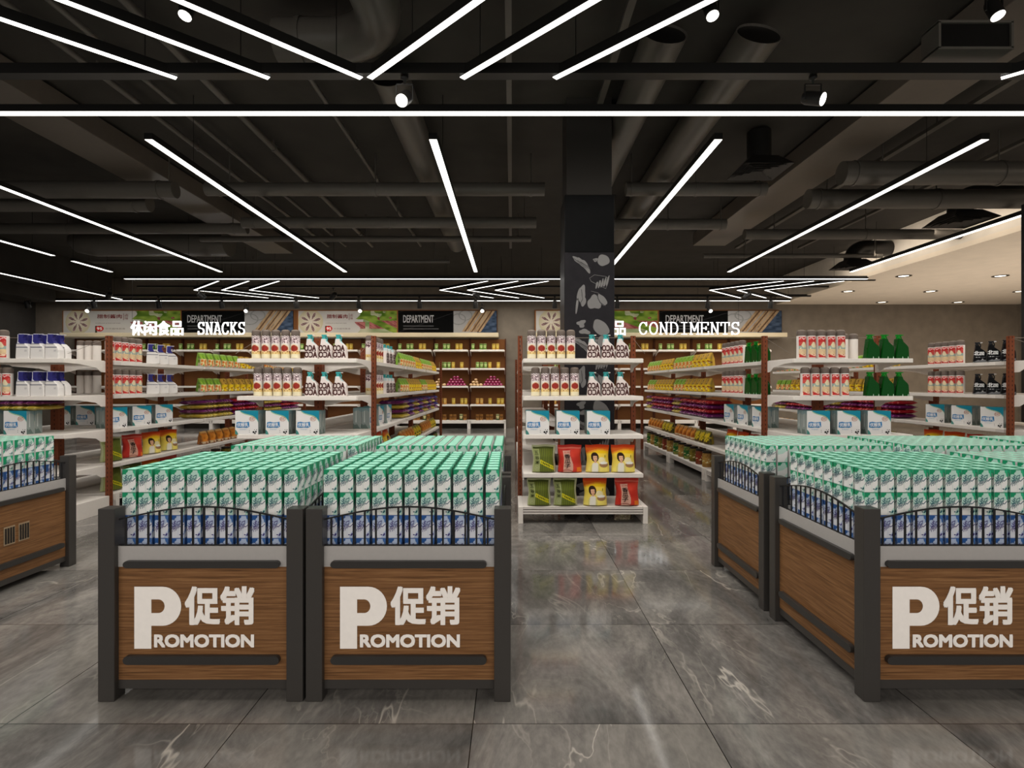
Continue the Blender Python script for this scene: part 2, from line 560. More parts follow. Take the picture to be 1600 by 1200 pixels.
def mk_bottle(style):
    def f():
        root = thing('trigger_bottle', '', '')
        b = MB()
        fr = lambda e: (lambda x, z: (x, -.0405 - e, z))
        if style == 'cocoa':
            slab_bottle(b, BOTTLE, .08, lambda z: lin((226, 214, 208)) if z < .16 else lin((196, 214, 212)))
            br = lin((72, 36, 32))
            for z0 in (.010, .078):
                b.text('ACO', -.066, .064 if z0 < .05 else .052, z0, z0 + .058, fr(.0012), br, .045, mirror=True)
            for k in range(3): b.poly([(.012 + k * .012, .071), (.02 + k * .012, .071), (.02 + k * .012, .077), (.012 + k * .012, .077)], fr(.001), br)
            b.build('bottle_body', 'print', root)
            trigger(root, lin((58, 152, 150)), lin((214, 206, 200)))
        elif style == 'green':
            slab_bottle(b, BOTTLE, .08, lin((2, 66, 10)))
            for x in (-.004, .052): b.poly([(x - .004, .001), (x + .004, .001), (x + .002, .02), (x - .002, .02)], fr(.001), lin((190, 214, 190)))
            b.build('bottle_body', 'gloss', root)
            trigger(root, lin((8, 116, 26)), lin((12, 130, 32)))
        elif style == 'black':
            slab_bottle(b, BOTTLE, .08, lambda z: lin((10, 10, 12)) if z > .012 else lin((120, 120, 120)))
            w, g = lin((235, 235, 232)), lin((120, 122, 124))
            b.text('北', -.06, -.008, .088, .138, fr(.0012), w, .03)
            b.text('国', -.004, .036, .088, .128, fr(.0012), w, .03)
            b.poly([(-.06, .008), (-.02, .03), (.0, .022), (.022, .044), (.04, .028), (.062, .034), (.062, .008)], fr(.0006), g)
            b.poly([(.012, .036), (.022, .044), (.03, .037), (.022, .034)], fr(.0012), w)
            for k in range(5): b.poly([(-.05 + k * .012, .058), (-.043 + k * .012, .06), (-.044 + k * .012, .07), (-.05 + k * .012, .067)], fr(.001), w if k % 2 else g)
            b.poly([(.014, .058), (.052, .062), (.052, .066), (.014, .063)], fr(.001), g)
            b.build('bottle_body', 'print', root)
            trigger(root, lin((30, 30, 32)), lin((205, 205, 205)))
        else:
            slab_bottle(b, NAVYB, .08, lin((222, 217, 212)))
            b.poly([(-.0695, .114), (.060, .114), (.056, .121), (-.069, .121)], fr(.001), lin((46, 50, 84)))
            b.poly([(-.066, .150), (.028, .150), (.024, .156), (-.066, .156)], fr(.001), lin((46, 50, 84)))
            for k in range(4): b.stroke([(.026 + k * .006, .072), (.032 + k * .006, .094 - (k % 2) * .01)], .0016, fr(.001), lin((120, 118, 130)))
            b.build('bottle_body', 'print', root)
            t = MB()
            t.prism([(-.064, .158), (.016, .158), (.0, .185), (-.006, .215), (.004, .252), (-.056, .252), (-.058, .2)], -.026, .026, 'y', lin((44, 42, 112)))
            t.prism([(-.057, .252), (.034, .252), (.034, .258), (-.057, .26)], -.014, .014, 'y', lin((206, 204, 214)))
            t.prism([(-.064, .158), (-.059, .2), (-.058, .252), (-.052, .252), (-.053, .2), (-.054, .175), (-.036, .158)], -.0265, -.026, 'y', lin((206, 204, 214)))
            t.tube([(.0, 0, .244), (.018, 0, .23), (.02, 0, .205), (.012, 0, .192)], [.007, .006, .005, .004], lin((34, 32, 92)), 8)
            t.build('trigger_head', 'gloss', root)
        return root
    return f


def mk_carton():
    mb = MB()
    w, d, h = .24, .095, .245
    wh, teal, gy = lin((222, 219, 215)), lin((24, 128, 150)), lin((140, 150, 146))
    mb.box(-w / 2, w / 2, -d / 2, d / 2, 0, h, wh)
    mb.quad((-w / 2, -d / 2, h + .0005), (w / 2, -d / 2, h + .0005), (w / 2, d / 2, h + .0005), (-w / 2, d / 2, h + .0005), lin((70, 160, 170)))
    for sgn in (-1, 1):
        S = lambda e: (lambda u, v: (sgn * (w / 2 + e), -sgn * d / 2 + u * d * sgn, v * h))
        mb.poly([(0, 0), (1, 0), (1, 1), (0, 1)], S(.0004), gy)
        mb.poly([(.0, .0), (.9, .0), (.7, .1), (.5, .22), (.2, .18), (0, .26)], S(.0008), lin((96, 112, 106)))
        mb.poly([(.3, .3), (.44, .3), (.4, .95), (.34, .95)], S(.0008), lin((196, 202, 198)))
        mb.poly([(.0, .8), (.6, .9), (1, .8), (1, 1), (0, 1)], S(.0008), lin((116, 140, 142)))
    for sgn in (-1, 1):
        F = lambda e: (lambda u, v: (sgn * (-w / 2 + u * w), sgn * (-d / 2 - e), v * h))
        cur = [(.22, 1), (.3, .945), (.4, .9), (.52, .865), (.65, .835), (.78, .79), (.88, .72), (.95, .64), (1, .55)]
        mb.poly([(1, 1)] + cur, F(.0006), teal)
        mb.poly([(u, v) for u, v in cur] + [(u, v - .045) for u, v in reversed(cur)], F(.0009), lin((182, 208, 180)))
        mb.poly([(u, v - .012) for u, v in cur] + [(u, v - .026) for u, v in reversed(cur)], F(.0012), lin((96, 160, 92)))
        el = [(.74 + .13 * math.cos(2 * PI * k / 24), .66 + .095 * math.sin(2 * PI * k / 24)) for k in range(24)]
        mb.poly(el, F(.0014), lin((168, 84, 64)))
        mb.poly([(.74 + (x - .74) * .86, .66 + (y - .66) * .84) for x, y in el], F(.0018), lin((226, 220, 210)))
        for k in range(4): mb.stroke([(.66 + k * .045, .62), (.67 + k * .045, .71)], .02, F(.0022), lin((150, 74, 56)))
        mb.poly([(.05, .30), (.07, .52), (.2, .54), (.34, .51), (.48, .52), (.6, .54), (.62, .33), (.5, .28), (.34, .30), (.2, .28)], F(.0014), lin((26, 118, 176)))
        mb.text('优酸乳', .09, .58, .33, .49, F(.002), lin((226, 228, 230)), .02)
        for k in range(6): mb.poly([(.2 + k * .05, .2 + .012 * (k % 2)), (.235 + k * .05, .2), (.235 + k * .05, .225), (.2 + k * .05, .225)], F(.0014), lin((120, 170, 200)))
        for x, y, r in ((.80, .10, .045), (.90, .12, .04), (.86, .05, .035), (.93, .2, .02), (.62, .1, .014), (.62, .17, .014), (.84, .2, .018)):
            mb.poly([(x + r * math.cos(2 * PI * k / 8), y + r * math.sin(2 * PI * k / 8)) for k in range(8)], F(.0014), lin((34, 34, 34)))
        mb.poly([(0, 0), (.14, 0), (.1, .1), (.04, .18), (0, .2)], F(.0012), lin((64, 132, 122)))
    return mb.build('milk_carton', 'print')


# bags: two pillow skins that meet in a crimped rim
def bag_pt(w, h, d, u, v, sgn, slump):
    x = (u - .5) * 2
    wid = w / 2 * (1 - .07 * math.sin(v * PI) * (1 if slump else .4)) * (1 + .025 * math.sin(v * 9))
    prof = (max(0.0, 1 - abs(x) ** 2.6)) ** .6
    pv = min(1, (v / .05) ** .5 if v > 0 else 0) if slump else min(1, (v / .12) ** .6 if v > 0 else 0)
    pv *= min(1, ((1 - v) / .42) ** .75)
    t = d / 2 * prof * pv * (1.12 - .3 * v)
    z = h * v + (.012 * h * math.sin(x * 4 + 1) * (v ** 3))
    return (x * wid + .02 * w * math.sin(v * 6) * v, sgn * -t - (.09 * h * max(0, v - .62) ** 1.2 * -1 if slump else 0), z)


def bag(name, w, h, d, art, back, nu=30, nv=34, slump=True, extra=None):
    mb = MB()
    mb.grid(lambda u, v: bag_pt(w, h, d, u, v, 1, slump), nu, nv, art)
    mb.grid(lambda u, v: bag_pt(w, h, d, u, v, -1, slump), nu, nv, back)
    if extra: extra(mb, lambda e: (lambda u, v: (lambda p: (p[0], p[1] - e, p[2]))(bag_pt(w, h, d, u, v, 1, slump))))
    return mb.build(name, 'print')


def rice_green():
    dk, ol, pale = lin((66, 74, 24)), lin((112, 122, 42)), lin((176, 178, 140))

    def art(u, v):
        if v > .93 or u < .05 or u > .9 or v < .03: return pale
        if v > .86: return dk
        if u < .32: return lin((150, 158, 100))
        ly = .42 - (u - .32) * .42
        if abs(v - ly) < .07:
            return lin((46, 60, 18)) if abs(v - ly) < .035 and (u * 14) % 1 < .55 else lin((200, 190, 30))
        return mixc(ol, dk, .5 + .5 * math.sin(u * 80)) + (1,)

    def ex(mb, mp):
        ink = lin((40, 46, 20))
        for k, ch in enumerate('五谷米'):
            mb.text(ch, .1, .27, .66 - k * .17, .79 - k * .17, mp(.003), ink, .01)
        mb.stroke([(.19 + .085 * math.cos(k * PI / 8), .19 + .085 * math.sin(k * PI / 8)) for k in range(17)], .012, mp(.003), pale)
        mb.text('香', .14, .24, .15, .23, mp(.003), pale)
    return bag('rice_bag', .25, .29, .13, art, pale, 44, 44, extra=ex)


def rice_red():
    rd, rd2 = lin((178, 34, 28)), lin((206, 66, 48))

    def art(u, v):
        if v > .84: return lin((214, 110, 92)) if .87 < v < .9 else lin((190, 54, 44))
        if .2 < u < .56 + .06 * math.sin(v * 7) and v < .8: return lin((206, 158, 138))
        if u > .78 and v < .2 and vn(u * 9, v * 9, 4) > .35: return lin((222, 120, 32))
        return mixc(rd, rd2, vn(u * 5, v * 5, 3)) + (1,)

    def ex(mb, mp):
        ink = lin((34, 20, 18))
        for k, ch in enumerate('香瓜子'):
            mb.text(ch, .24, .5, .52 - k * .17, .67 - k * .17, mp(.003), ink, .02)
        mb.text('红牌', .26, .48, .70, .77, mp(.003), lin((170, 50, 40)))
        mb.stroke([(.36 + .24 * math.cos(k * PI / 8), .02 + .1 * math.sin(k * PI / 8)) for k in range(9)], .02, mp(.003), lin((120, 28, 22)))
    return bag('melon_seed_bag', .25, .29, .13, art, lin((170, 36, 30)), 44, 44, extra=ex)


def rice_yellow():
    def art(u, v):
        def el(cx, cy, rx, ry): return ((u - cx) / rx) ** 2 + ((v - cy) / ry) ** 2 < 1
        if v > .9: return lin((206, 66, 24))
        arc = .80 - .35 * (u - .62) ** 2
        if v > arc: return lin((214, 96, 24)) if v > arc + .05 else lin((226, 150, 40))
        if v > .86 and u < .3: return lin((60, 40, 20))
        if el(.36, .54, .095, .12): 
            if el(.33, .56, .016, .012) or el(.41, .56, .016, .012): return lin((40, 24, 20))
            if el(.37, .48, .03, .008): return lin((180, 70, 70))
            return lin((226, 176, 140)) if v < .615 else lin((40, 24, 18))
        if el(.35, .57, .17, .17) and v > .42: return lin((44, 26, 18))
        if .32 < u < .42 and .36 < v < .46: return lin((216, 164, 130))
        if el(.36, .14, .2, .25): return lin((228, 222, 206)) if abs(u - .36) < .13 else lin((214, 200, 120))
        if el(.74, .36, .17, .05): return lin((238, 236, 226))
        if el(.74, .30, .2, .1) and v < .34: return lin((160, 120, 84))
        if el(.66, .44, .17, .13): return lin((238, 224, 170))
        if el(.82, .6, .02, .05): return lin((70, 90, 30))
        return mixc(lin((232, 188, 20)), lin((236, 218, 110)), (1 - v) * 1.1 if v < .7 else 0) + (1,)
    return bag('grain_bag', .25, .29, .13, art, lin((206, 150, 40)), 60, 60)


def pouch(kind):
    def f():
        def green(u, v):
            if v > .93: return lin((150, 176, 96))
            if v > .55: return mixc(lin((86, 138, 28)), lin((160, 196, 70)), vn(u * 6, v * 6, 2)) + (1,)
            t = vn(u * 7 + 3, v * 7, 6)
            if t > .62: return lin((214, 120, 44))
            if t < .3: return lin((120, 150, 40))
            return lin((226, 214, 160)) if v > .14 else lin((216, 206, 190))

        def yellow(u, v):
            if v > .9: return lin((190, 150, 60))
            r = math.hypot((u - .5) * 1.1, v - .72)
            if .1 < r < .17: return lin((92, 58, 22))
            if v > .55: return lin((202, 160, 66))
            t = vn(u * 7 + 1, v * 7, 9)
            return lin((226, 190, 30)) if t > .35 else lin((150, 84, 24)) if t > .22 else lin((232, 222, 150))

        def bun(u, v):
            if v > .86: return lin((196, 150, 90))
            t = vn(u * 5 + 1, v * 6, 12)
            if v < .22: return lin((196, 172, 140)) if t > .4 else lin((150, 86, 40))
            return mixc(lin((150, 70, 18)), lin((222, 142, 48)), t * 1.3) + (1,)

        def olive(u, v):
            t = vn(u * 7 + 1, v * 8, 15)
            if v > .86: return lin((130, 120, 60))
            return lin((214, 186, 40)) if t > .55 else lin((110, 104, 30)) if t > .3 else lin((70, 50, 24))
        art0 = {'green': green, 'yellow': yellow, 'bun': bun, 'olive': olive}[kind]
        art = lambda u, v: mixc(art0(u, v), (.02, .02, .01), max(0, abs(u - .5) - .36) * 5) + (1,)  # sides darkened, shade between neighbouring pouches mixed into the print
        bk = {'green': lin((120, 160, 60)), 'yellow': lin((200, 160, 60)), 'bun': lin((180, 110, 50)), 'olive': lin((140, 120, 40))}[kind]
        nm = {'green': 'vegetable_crisp_pouch', 'yellow': 'onion_ring_pouch', 'bun': 'bun_pack', 'olive': 'dried_snack_pack'}[kind]
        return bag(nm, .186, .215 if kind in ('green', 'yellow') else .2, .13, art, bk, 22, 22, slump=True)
    return f


def lying_bag(col, tie):
    def f():
        mb = MB()
        w, d, t = .44, .40, .068
        c, c2 = lin(col), lin(tie)

        def pt(u, v, s):
            x, y = (u - .5) * 2, (v - .5) * 2
            p = max(0, (1 - abs(x) ** 6)) ** .5 * max(0, (1 - abs(y) ** 10)) ** .5
            r = .5 + .5 * abs(math.sin(u * PI * 3)) ** .7
            return (x * w / 2 * (1 - .03 * abs(y)), y * d / 2, t / 2 + s * t / 2 * p * r)

        def art(u, v):
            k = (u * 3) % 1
            if abs(k - .5) > .46: return mixc(c, (0, 0, 0), .4) + (1,)  # creases between the lumps darkened, shade put into the colour
            if vn(u * 26, v * 12, 7) > .74: return c2
            return c
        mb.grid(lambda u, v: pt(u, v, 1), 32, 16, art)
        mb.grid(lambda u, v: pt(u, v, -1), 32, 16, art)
        return mb.build('lying_snack_bag', 'gloss')
    return f


def jar(kind):
    def f():
        cols = {'olive': ((120, 104, 34), (80, 72, 24)), 'red': ((128, 50, 32), (96, 60, 30)), 'greenlab': ((40, 96, 40), (150, 140, 70)), 'tan': ((168, 128, 62), (124, 88, 40))}[kind]
        a, b = lin(cols[0]), lin(cols[1])
        root = thing('food_jar', '', '')
        mb = MB()
        mb.lathe([(0, .001), (.066, .001), (.073, .008)] + [(.073, .008 + .19 * i / 16) for i in range(1, 17)] + [(.064, .21), (.06, .214), (0, .2141)], 24,
                 lambda z, t: (lin((210, 200, 150)) if vn(t * 4 + 9, z * 60, 3) > .7 else a) if .05 < z < .15 else mixc(b, a, vn(t * 5 + 3, z * 50, 5)) + (1,))
        mb.build('jar_body', 'gloss', root)
        li = MB()
        li.lathe([(.064, .2142), (.067, .217), (.067, .238), (.063, .242), (0, .2421)], 24, lin((40, 34, 30)))
        li.build('lid', 'gloss', root)
        return root
    return f


def small_can(kind):
    def f():
        cols = {'green': ((82, 120, 34), (168, 184, 120)), 'yellow': ((170, 134, 40), (196, 172, 88)), 'orange': ((178, 122, 46), (190, 156, 92)), 'brown': ((150, 106, 52), (104, 66, 30)), 'dark': ((52, 76, 40), (190, 180, 130))}[kind]
        a, b = lin(cols[0]), lin(cols[1])
        mb = MB()
        mb.lathe([(0, .001), (.055, .001), (.057, .004), (.057, .05), (.057, .1), (.057, .15), (.057, .175), (.055, .178), (.057, .181), (.057, .196), (0, .1961)], 16,
                 lambda z, t: b if (.06 < z < .14 and abs(t) < 1 and vn(t * 3 + 5, z * 40, 6) > .4) or z > .178 else a)
        return mb.build('preserve_tin', 'print')
    return f


def mini_bag(col):
    def f():
        mb = MB()
        c = lin(col)
        mb.grid(lambda u, v: ((u - .5) * .105, (v - .5) * .1, .04 + .04 * math.sqrt(max(0, (1 - abs(2 * u - 1) ** 3) * (1 - abs(2 * v - 1) ** 3)))), 8, 6, lambda u, v: c if abs(u - .5) > .16 else mixc(c, (1, .8, .8), .3) + (1,))
        mb.grid(lambda u, v: ((u - .5) * .105, (v - .5) * .1, .04 - .04 * math.sqrt(max(0, (1 - abs(2 * u - 1) ** 3) * (1 - abs(2 * v - 1) ** 3)))), 8, 6, c)
        return mb.build('small_sweet_bag', 'gloss')
    return f


KIND.update({
    'gbox': (mk_tissue('green'), 'tissue box'), 'bbox': (mk_tissue('blue'), 'tissue box'),
    'can_cocoa': (mk_can('cocoa'), 'spray can'), 'can_red': (mk_can('red'), 'spray can'),
    'bot_cocoa': (mk_bottle('cocoa'), 'bottle'), 'bot_green': (mk_bottle('green'), 'bottle'), 'bot_black': (mk_bottle('black'), 'bottle'), 'bot_navy': (mk_bottle('navy'), 'bottle'),
    'carton': (mk_carton, 'milk carton'), 'rg': (rice_green, 'bag'), 'rr': (rice_red, 'bag'), 'ry': (rice_yellow, 'bag'),
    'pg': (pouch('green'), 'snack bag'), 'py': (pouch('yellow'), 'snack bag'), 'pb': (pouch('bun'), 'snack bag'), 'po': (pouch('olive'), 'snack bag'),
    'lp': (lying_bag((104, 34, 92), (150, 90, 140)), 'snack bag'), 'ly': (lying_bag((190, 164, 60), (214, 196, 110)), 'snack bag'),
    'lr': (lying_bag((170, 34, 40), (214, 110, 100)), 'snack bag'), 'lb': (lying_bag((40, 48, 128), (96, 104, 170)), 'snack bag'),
    'jo': (jar('olive'), 'jar'), 'jr': (jar('red'), 'jar'), 'jg': (jar('greenlab'), 'jar'), 'jt': (jar('tan'), 'jar'),
    'tg': (small_can('green'), 'tin'), 'ty': (small_can('yellow'), 'tin'), 'to': (small_can('orange'), 'tin'), 'tb': (small_can('brown'), 'tin'), 'td': (small_can('dark'), 'tin'),
    'mm': (mini_bag((150, 24, 84)), 'sweets'), 'mc': (mini_bag((206, 170, 120)), 'sweets'),
})
DESC = {'can_cocoa': 'white cocoa-print spray can', 'can_red': 'red picture spray can', 'bot_cocoa': 'white brown-lettered bottle with teal trigger',
        'bot_green': 'dark green trigger bottle', 'bot_black': 'black trigger bottle', 'bot_navy': 'white bottle with navy trigger', 'carton': 'white and teal milk carton',
        'rg': 'olive green rice bag', 'rr': 'red bag with black characters', 'ry': 'yellow bag with portrait', 'pg': 'green snack pouch', 'py': 'yellow ring-print snack pouch',
        'pb': 'orange bun pack', 'po': 'yellow olive snack pack', 'lp': 'purple lying snack bag', 'ly': 'yellow lying snack bag', 'lr': 'red lying snack bag', 'lb': 'blue lying snack bag',
        'jo': 'olive jar', 'jr': 'red-brown jar', 'jg': 'green-label jar', 'jt': 'tan jar', 'tg': 'green tin', 'ty': 'yellow tin', 'to': 'orange tin', 'tb': 'brown jar', 'td': 'dark green jar',
        'mm': 'magenta sweet bag', 'mc': 'cream sweet bag'}
# ------------------------------------------------------------------ room shell
ZC, ZL, XE, YW = 5.0, 4.13, 8.87, 19.0
W0 = lin((200, 200, 200))


def shell(name, mat, x0, x1, y0, y1, z0, z1):
    return structure(MB().box(x0, x1, y0, y1, z0, z1, W0).build(name, mat))


shell('floor', 'floor', -16, 17, -4, YW, -.1, 0)
shell('ceiling', 'ceil', -16, XE + .1, -4, YW, ZC, ZC + .1)
shell('ceiling_side', 'ceilw', XE, 17, -4, YW, ZL, ZL + .1)
shell('trim_1', 'fascia', XE, XE + .05, -4, YW, ZL + .1, ZC)
shell('wall_back', 'wall_b', -16, 17, YW, YW + .1, 0, ZC + .1)
shell('wall_left', 'wall_l', -16.1, -16, -4, YW, 0, ZC + .1)
shell('wall_right', 'wall_b', 17, 17.1, -4, YW, 0, ZC)
shell('trim_2', 'ceil', -13.6, -12.45, -4, 17.6, 4.25, ZC)
shell('trim_3', 'ceil', -15.4, -14.2, -4, 17.6, 4.0, ZC)

BLK = lin((20, 19, 18))
ZB = 4.085
FOOT = []      # plan rectangles taken up by ducts, so that rods and wires pass beside them


def clear(x, y, g=.03):
    return not any(a - g < x < b + g and c - g < y < d + g for a, b, c, d in FOOT)


# ------------------------------------------------------------------ ducts
DK, DB = lin((80, 76, 70)), lin((92, 84, 76))


def duct(name, label, mb, mats='duct', cat='duct', foot=True):
    if foot:
        xs, ys = [v[0] for v in mb.v], [v[1] for v in mb.v]
        if foot == 'elbow':
            FOOT.extend([(-1.4, -.9, 1.0, 5.6), (-2.3, -.9, 5.05, 5.6)])
        else:
            FOOT.append((min(xs), max(xs), min(ys), max(ys)))
    o = mb.build(name, mats)
    tag(o, label, cat, 'ceiling ducts and pipes')
    return o


duct('rectangular_duct', 'broad flat duct running to the back on the left', MB().box(-6.12, -5.42, -3, 14, 4.68, 4.96, DB, bevel=.01))
duct('rectangular_duct', 'broad flat duct running to the back on the right', MB().box(4.22, 4.97, -3, 13.2, 4.68, 4.96, DB, bevel=.01))


def miter_pipe(label, x, z, r, y0, y1, slope=.85):
    mb = MB()
    n = 28
    vs = []
    for k in range(n):
        a = 2 * PI * k / n
        vs.append((x + r * math.cos(a), y0 + r * math.sin(a) * slope, z + r * math.sin(a)))
    for k in range(n):
        a = 2 * PI * k / n
        vs.append((x + r * math.cos(a), y1, z + r * math.sin(a)))
    mb.add(vs, [(k, (k + 1) % n, n + (k + 1) % n, n + k) for k in range(n)], DK, 0, True)
    inn = [(x + (v[0] - x) * .93, v[1] + .02, z + (v[2] - z) * .93) for v in vs[:n]]
    mb.add(vs[:n] + inn, [(k, n + k, n + (k + 1) % n, (k + 1) % n) for k in range(n)], DK, 0)
    mb.add(inn, [tuple(range(n))], lin((14, 13, 12)))  # mouth closed by a near-black disc, painted shade of the inside
    mb.add(vs[n:], [tuple(range(n))], DK)
    duct('round_duct', label, mb)


miter_pipe('round duct with open end leading to the pillar', 1.45, 4.775, .205, 5.35, 13.0)
miter_pipe('round duct with open end right of the pillar', 2.34, 4.775, .205, 5.35, 12.6)
miter_pipe('thick round duct left of the pillar running to the back', -1.31, 4.775, .2, 6.1, 13.4)
mb = MB()
mb.tube([(-1.15, 1.5, 4.68), (-1.15, 4.78, 4.68)] + [(-1.15 - .55 * (1 - math.cos(a)), 4.78 + .55 * math.sin(a), 4.68) for a in [PI / 2 * k / 10 for k in range(1, 11)]] + [(-2.2, 5.33, 4.68)], .2, DK, 24)
mb.tube([(-1.95, 5.33, 4.68), (-1.99, 5.33, 4.68)], .215, DK, 24)
duct('elbow_duct', 'round duct bending to the left above the front lights', mb, foot='elbow')
for i, (s, r, nm) in enumerate(((-1.33, .035, 'thin'), (-1.205, .03, 'second thin'), (-1.01, .045, 'third and thicker'), (-.66, .03, 'fourth thin'))):
    mb = MB()
    x, z = s * 3.42, 1.456 + 3.42
    y0 = (-3, -3, -3, 5.9)[i]
    mb.tube([(x, y0, z), (x, 14, z)], r, DK, 12)
    for y in (6.2, 8.2, 10.2, 12.8): mb.tube([(x, y, z + r), (x, y, ZC)], .012, DK, 6); mb.tube([(x, y - .02, z), (x, y + .02, z)], r * 1.25, DK, 12)
    duct('conduit_pipe', f'{nm} conduit pipe running to the back left of centre', mb)
for i, (s, w) in enumerate(((-.01, .06), (.315, .07), (1.66, .09), (2.12, .07))):
    mb = MB()
    x, z = s * 3.35, 1.456 + 3.35
    mb.box(x - w / 2, x + w / 2, -3, 14 if i != 1 else 6.9, z, z + .05, DK)
    for y in ((4, 7.4, 10, 13) if i != 1 else (3, 6.5)): mb.tube([(x, y, z + .05), (x, y, ZC)], .01, DK, 6)
    duct('cable_tray', f'{ORD[i + 1]} flat cable tray from the middle running to the back', mb)
for i, (x0, x1, y, z, r) in enumerate(((-4.7, .5, 8.7, 4.45, .1), (-5.0, .45, 10.5, 4.45, .1), (-6.5, .4, 11.8, 4.48, .06), (-11.5, -5.2, 8.75, 4.46, .13), (-12, -5.95, 9.3, 4.42, .13), (-12, -5.1, 10.9, 4.45, .1),
                                       (1.75, 3.9, 8.7, 4.45, .1), (4.6, 9.0, 7.9, 4.4, .16), (1.85, 4.0, 10.6, 4.45, .1), (4.7, 8.8, 9.0, 4.4, .15), (4.6, 9.4, 11.2, 4.42, .1), (4.4, 8.5, 13.0, 4.4, .05), (-10.5, -1.5, 13.6, 4.4, .04))):
    mb = MB()
    mb.tube([(x0, y, z), (x1, y, z)], r, DK, 20)
    for t in (.04, .5, .96):
        xx = x0 + (x1 - x0) * t
        mb.tube([(xx - .02, y, z), (xx + .02, y, z)], r * 1.08, DK, 20)
        for dx in (0, .15, -.15, .4, -.4, .8, -.8):
            if clear(xx + dx, y) and x0 < xx + dx < x1:
                mb.tube([(xx + dx, y, z + r), (xx + dx, y, ZC)], .01, DK, 6)
                break
    side = 'left part' if x1 < -4 else 'middle' if x1 < 1 else 'right part'
    duct('cross_pipe', f'round pipe crossing sideways in the {side} of the ceiling, {ORD[i + 1]} counted', mb)
mb = MB()
mb.tube([(-9.75, 12.5, 4.62), (-9.6, 12.5, 4.62), (-9.2, 12.5, 4.62), (-6.25, 12.5, 4.62)], [.12, .26, .34, .34], DK, 24)
duct('fan_casing', 'large rounded fan casing lying across the left ceiling', mb)


def diffuser(label, x, y, z, s, elbow=True, er=.28):
    root = thing('air_diffuser', label, 'air vent', (x, y, z), 0, 'air diffusers')
    m = MB()
    k = lin((28, 26, 24))
    m.add([(-s, -s, 0), (s, -s, 0), (s, s, 0), (-s, s, 0), (-s * .55, -s * .55, .16), (s * .55, -s * .55, .16), (s * .55, s * .55, .16), (-s * .55, s * .55, .16)],
          [(0, 1, 5, 4), (1, 2, 6, 5), (2, 3, 7, 6), (3, 0, 4, 7), (4, 5, 6, 7)], k)
    for i in range(4):
        q = s * (1 - i * .22)
        for a in range(4):
            c, sn = math.cos(a * PI / 2), math.sin(a * PI / 2)
            R2 = lambda px, py: (px * c - py * sn, px * sn + py * c)
            p = [R2(-q, -q), R2(q, -q), R2(q - .035, -q + .035), R2(-q + .035, -q + .035)]
            zz = [-.004, -.004, .03, .03]
            m.add([(p[j][0], p[j][1], zz[j]) for j in range(4)], [(0, 1, 2, 3)], lin((52, 48, 44)))
    m.build('louvre_panel', 'duct', root)
    FOOT.append((x - s, x + (s if not elbow else 2.4), y - s, y + s))
    e = MB()
    if elbow:
        e.tube([(0, 0, .14), (0, 0, .16)] + [(er * (1 - math.cos(a)), 0, .16 + er * math.sin(a)) for a in [PI / 2 * j / 8 for j in range(1, 9)]] + [(2.2, 0, .16 + er)], .185, k, 20)
    else:
        e.tube([(0, 0, .15), (0, 0, .55)], .16, k, 20)
    e.build('duct_neck', 'duct', root)


diffuser('square air diffuser by the pillar, under the ceiling', 3.45, 7.9, 4.42, .33, False)
diffuser('square air diffuser at the end of an elbow duct, rear right', 8.0, 13.3, 4.2, .36)
diffuser('square air diffuser at the end of an elbow duct, near right', 7.6, 9.6, 4.2, .38)
diffuser('square air diffuser at the left edge of the ceiling', -8.1, 7.9, 4.45, .42, False)
mb = MB()
mb.box(3.55, 4.16, 4.72, 4.9, 4.26, 4.46, lin((16, 15, 14)))
for a in (3.545, 4.15): mb.box(a, a + .02, 4.7, 4.9, 4.25, 4.47, DK)
mb.box(3.545, 4.17, 4.7, 4.9, 4.24, 4.26, DK); mb.box(3.545, 4.17, 4.7, 4.9, 4.46, 4.48, DK)
duct('duct_outlet', 'black rectangular duct outlet at upper right', mb)

# ------------------------------------------------------------------ lights
POW = 6.6


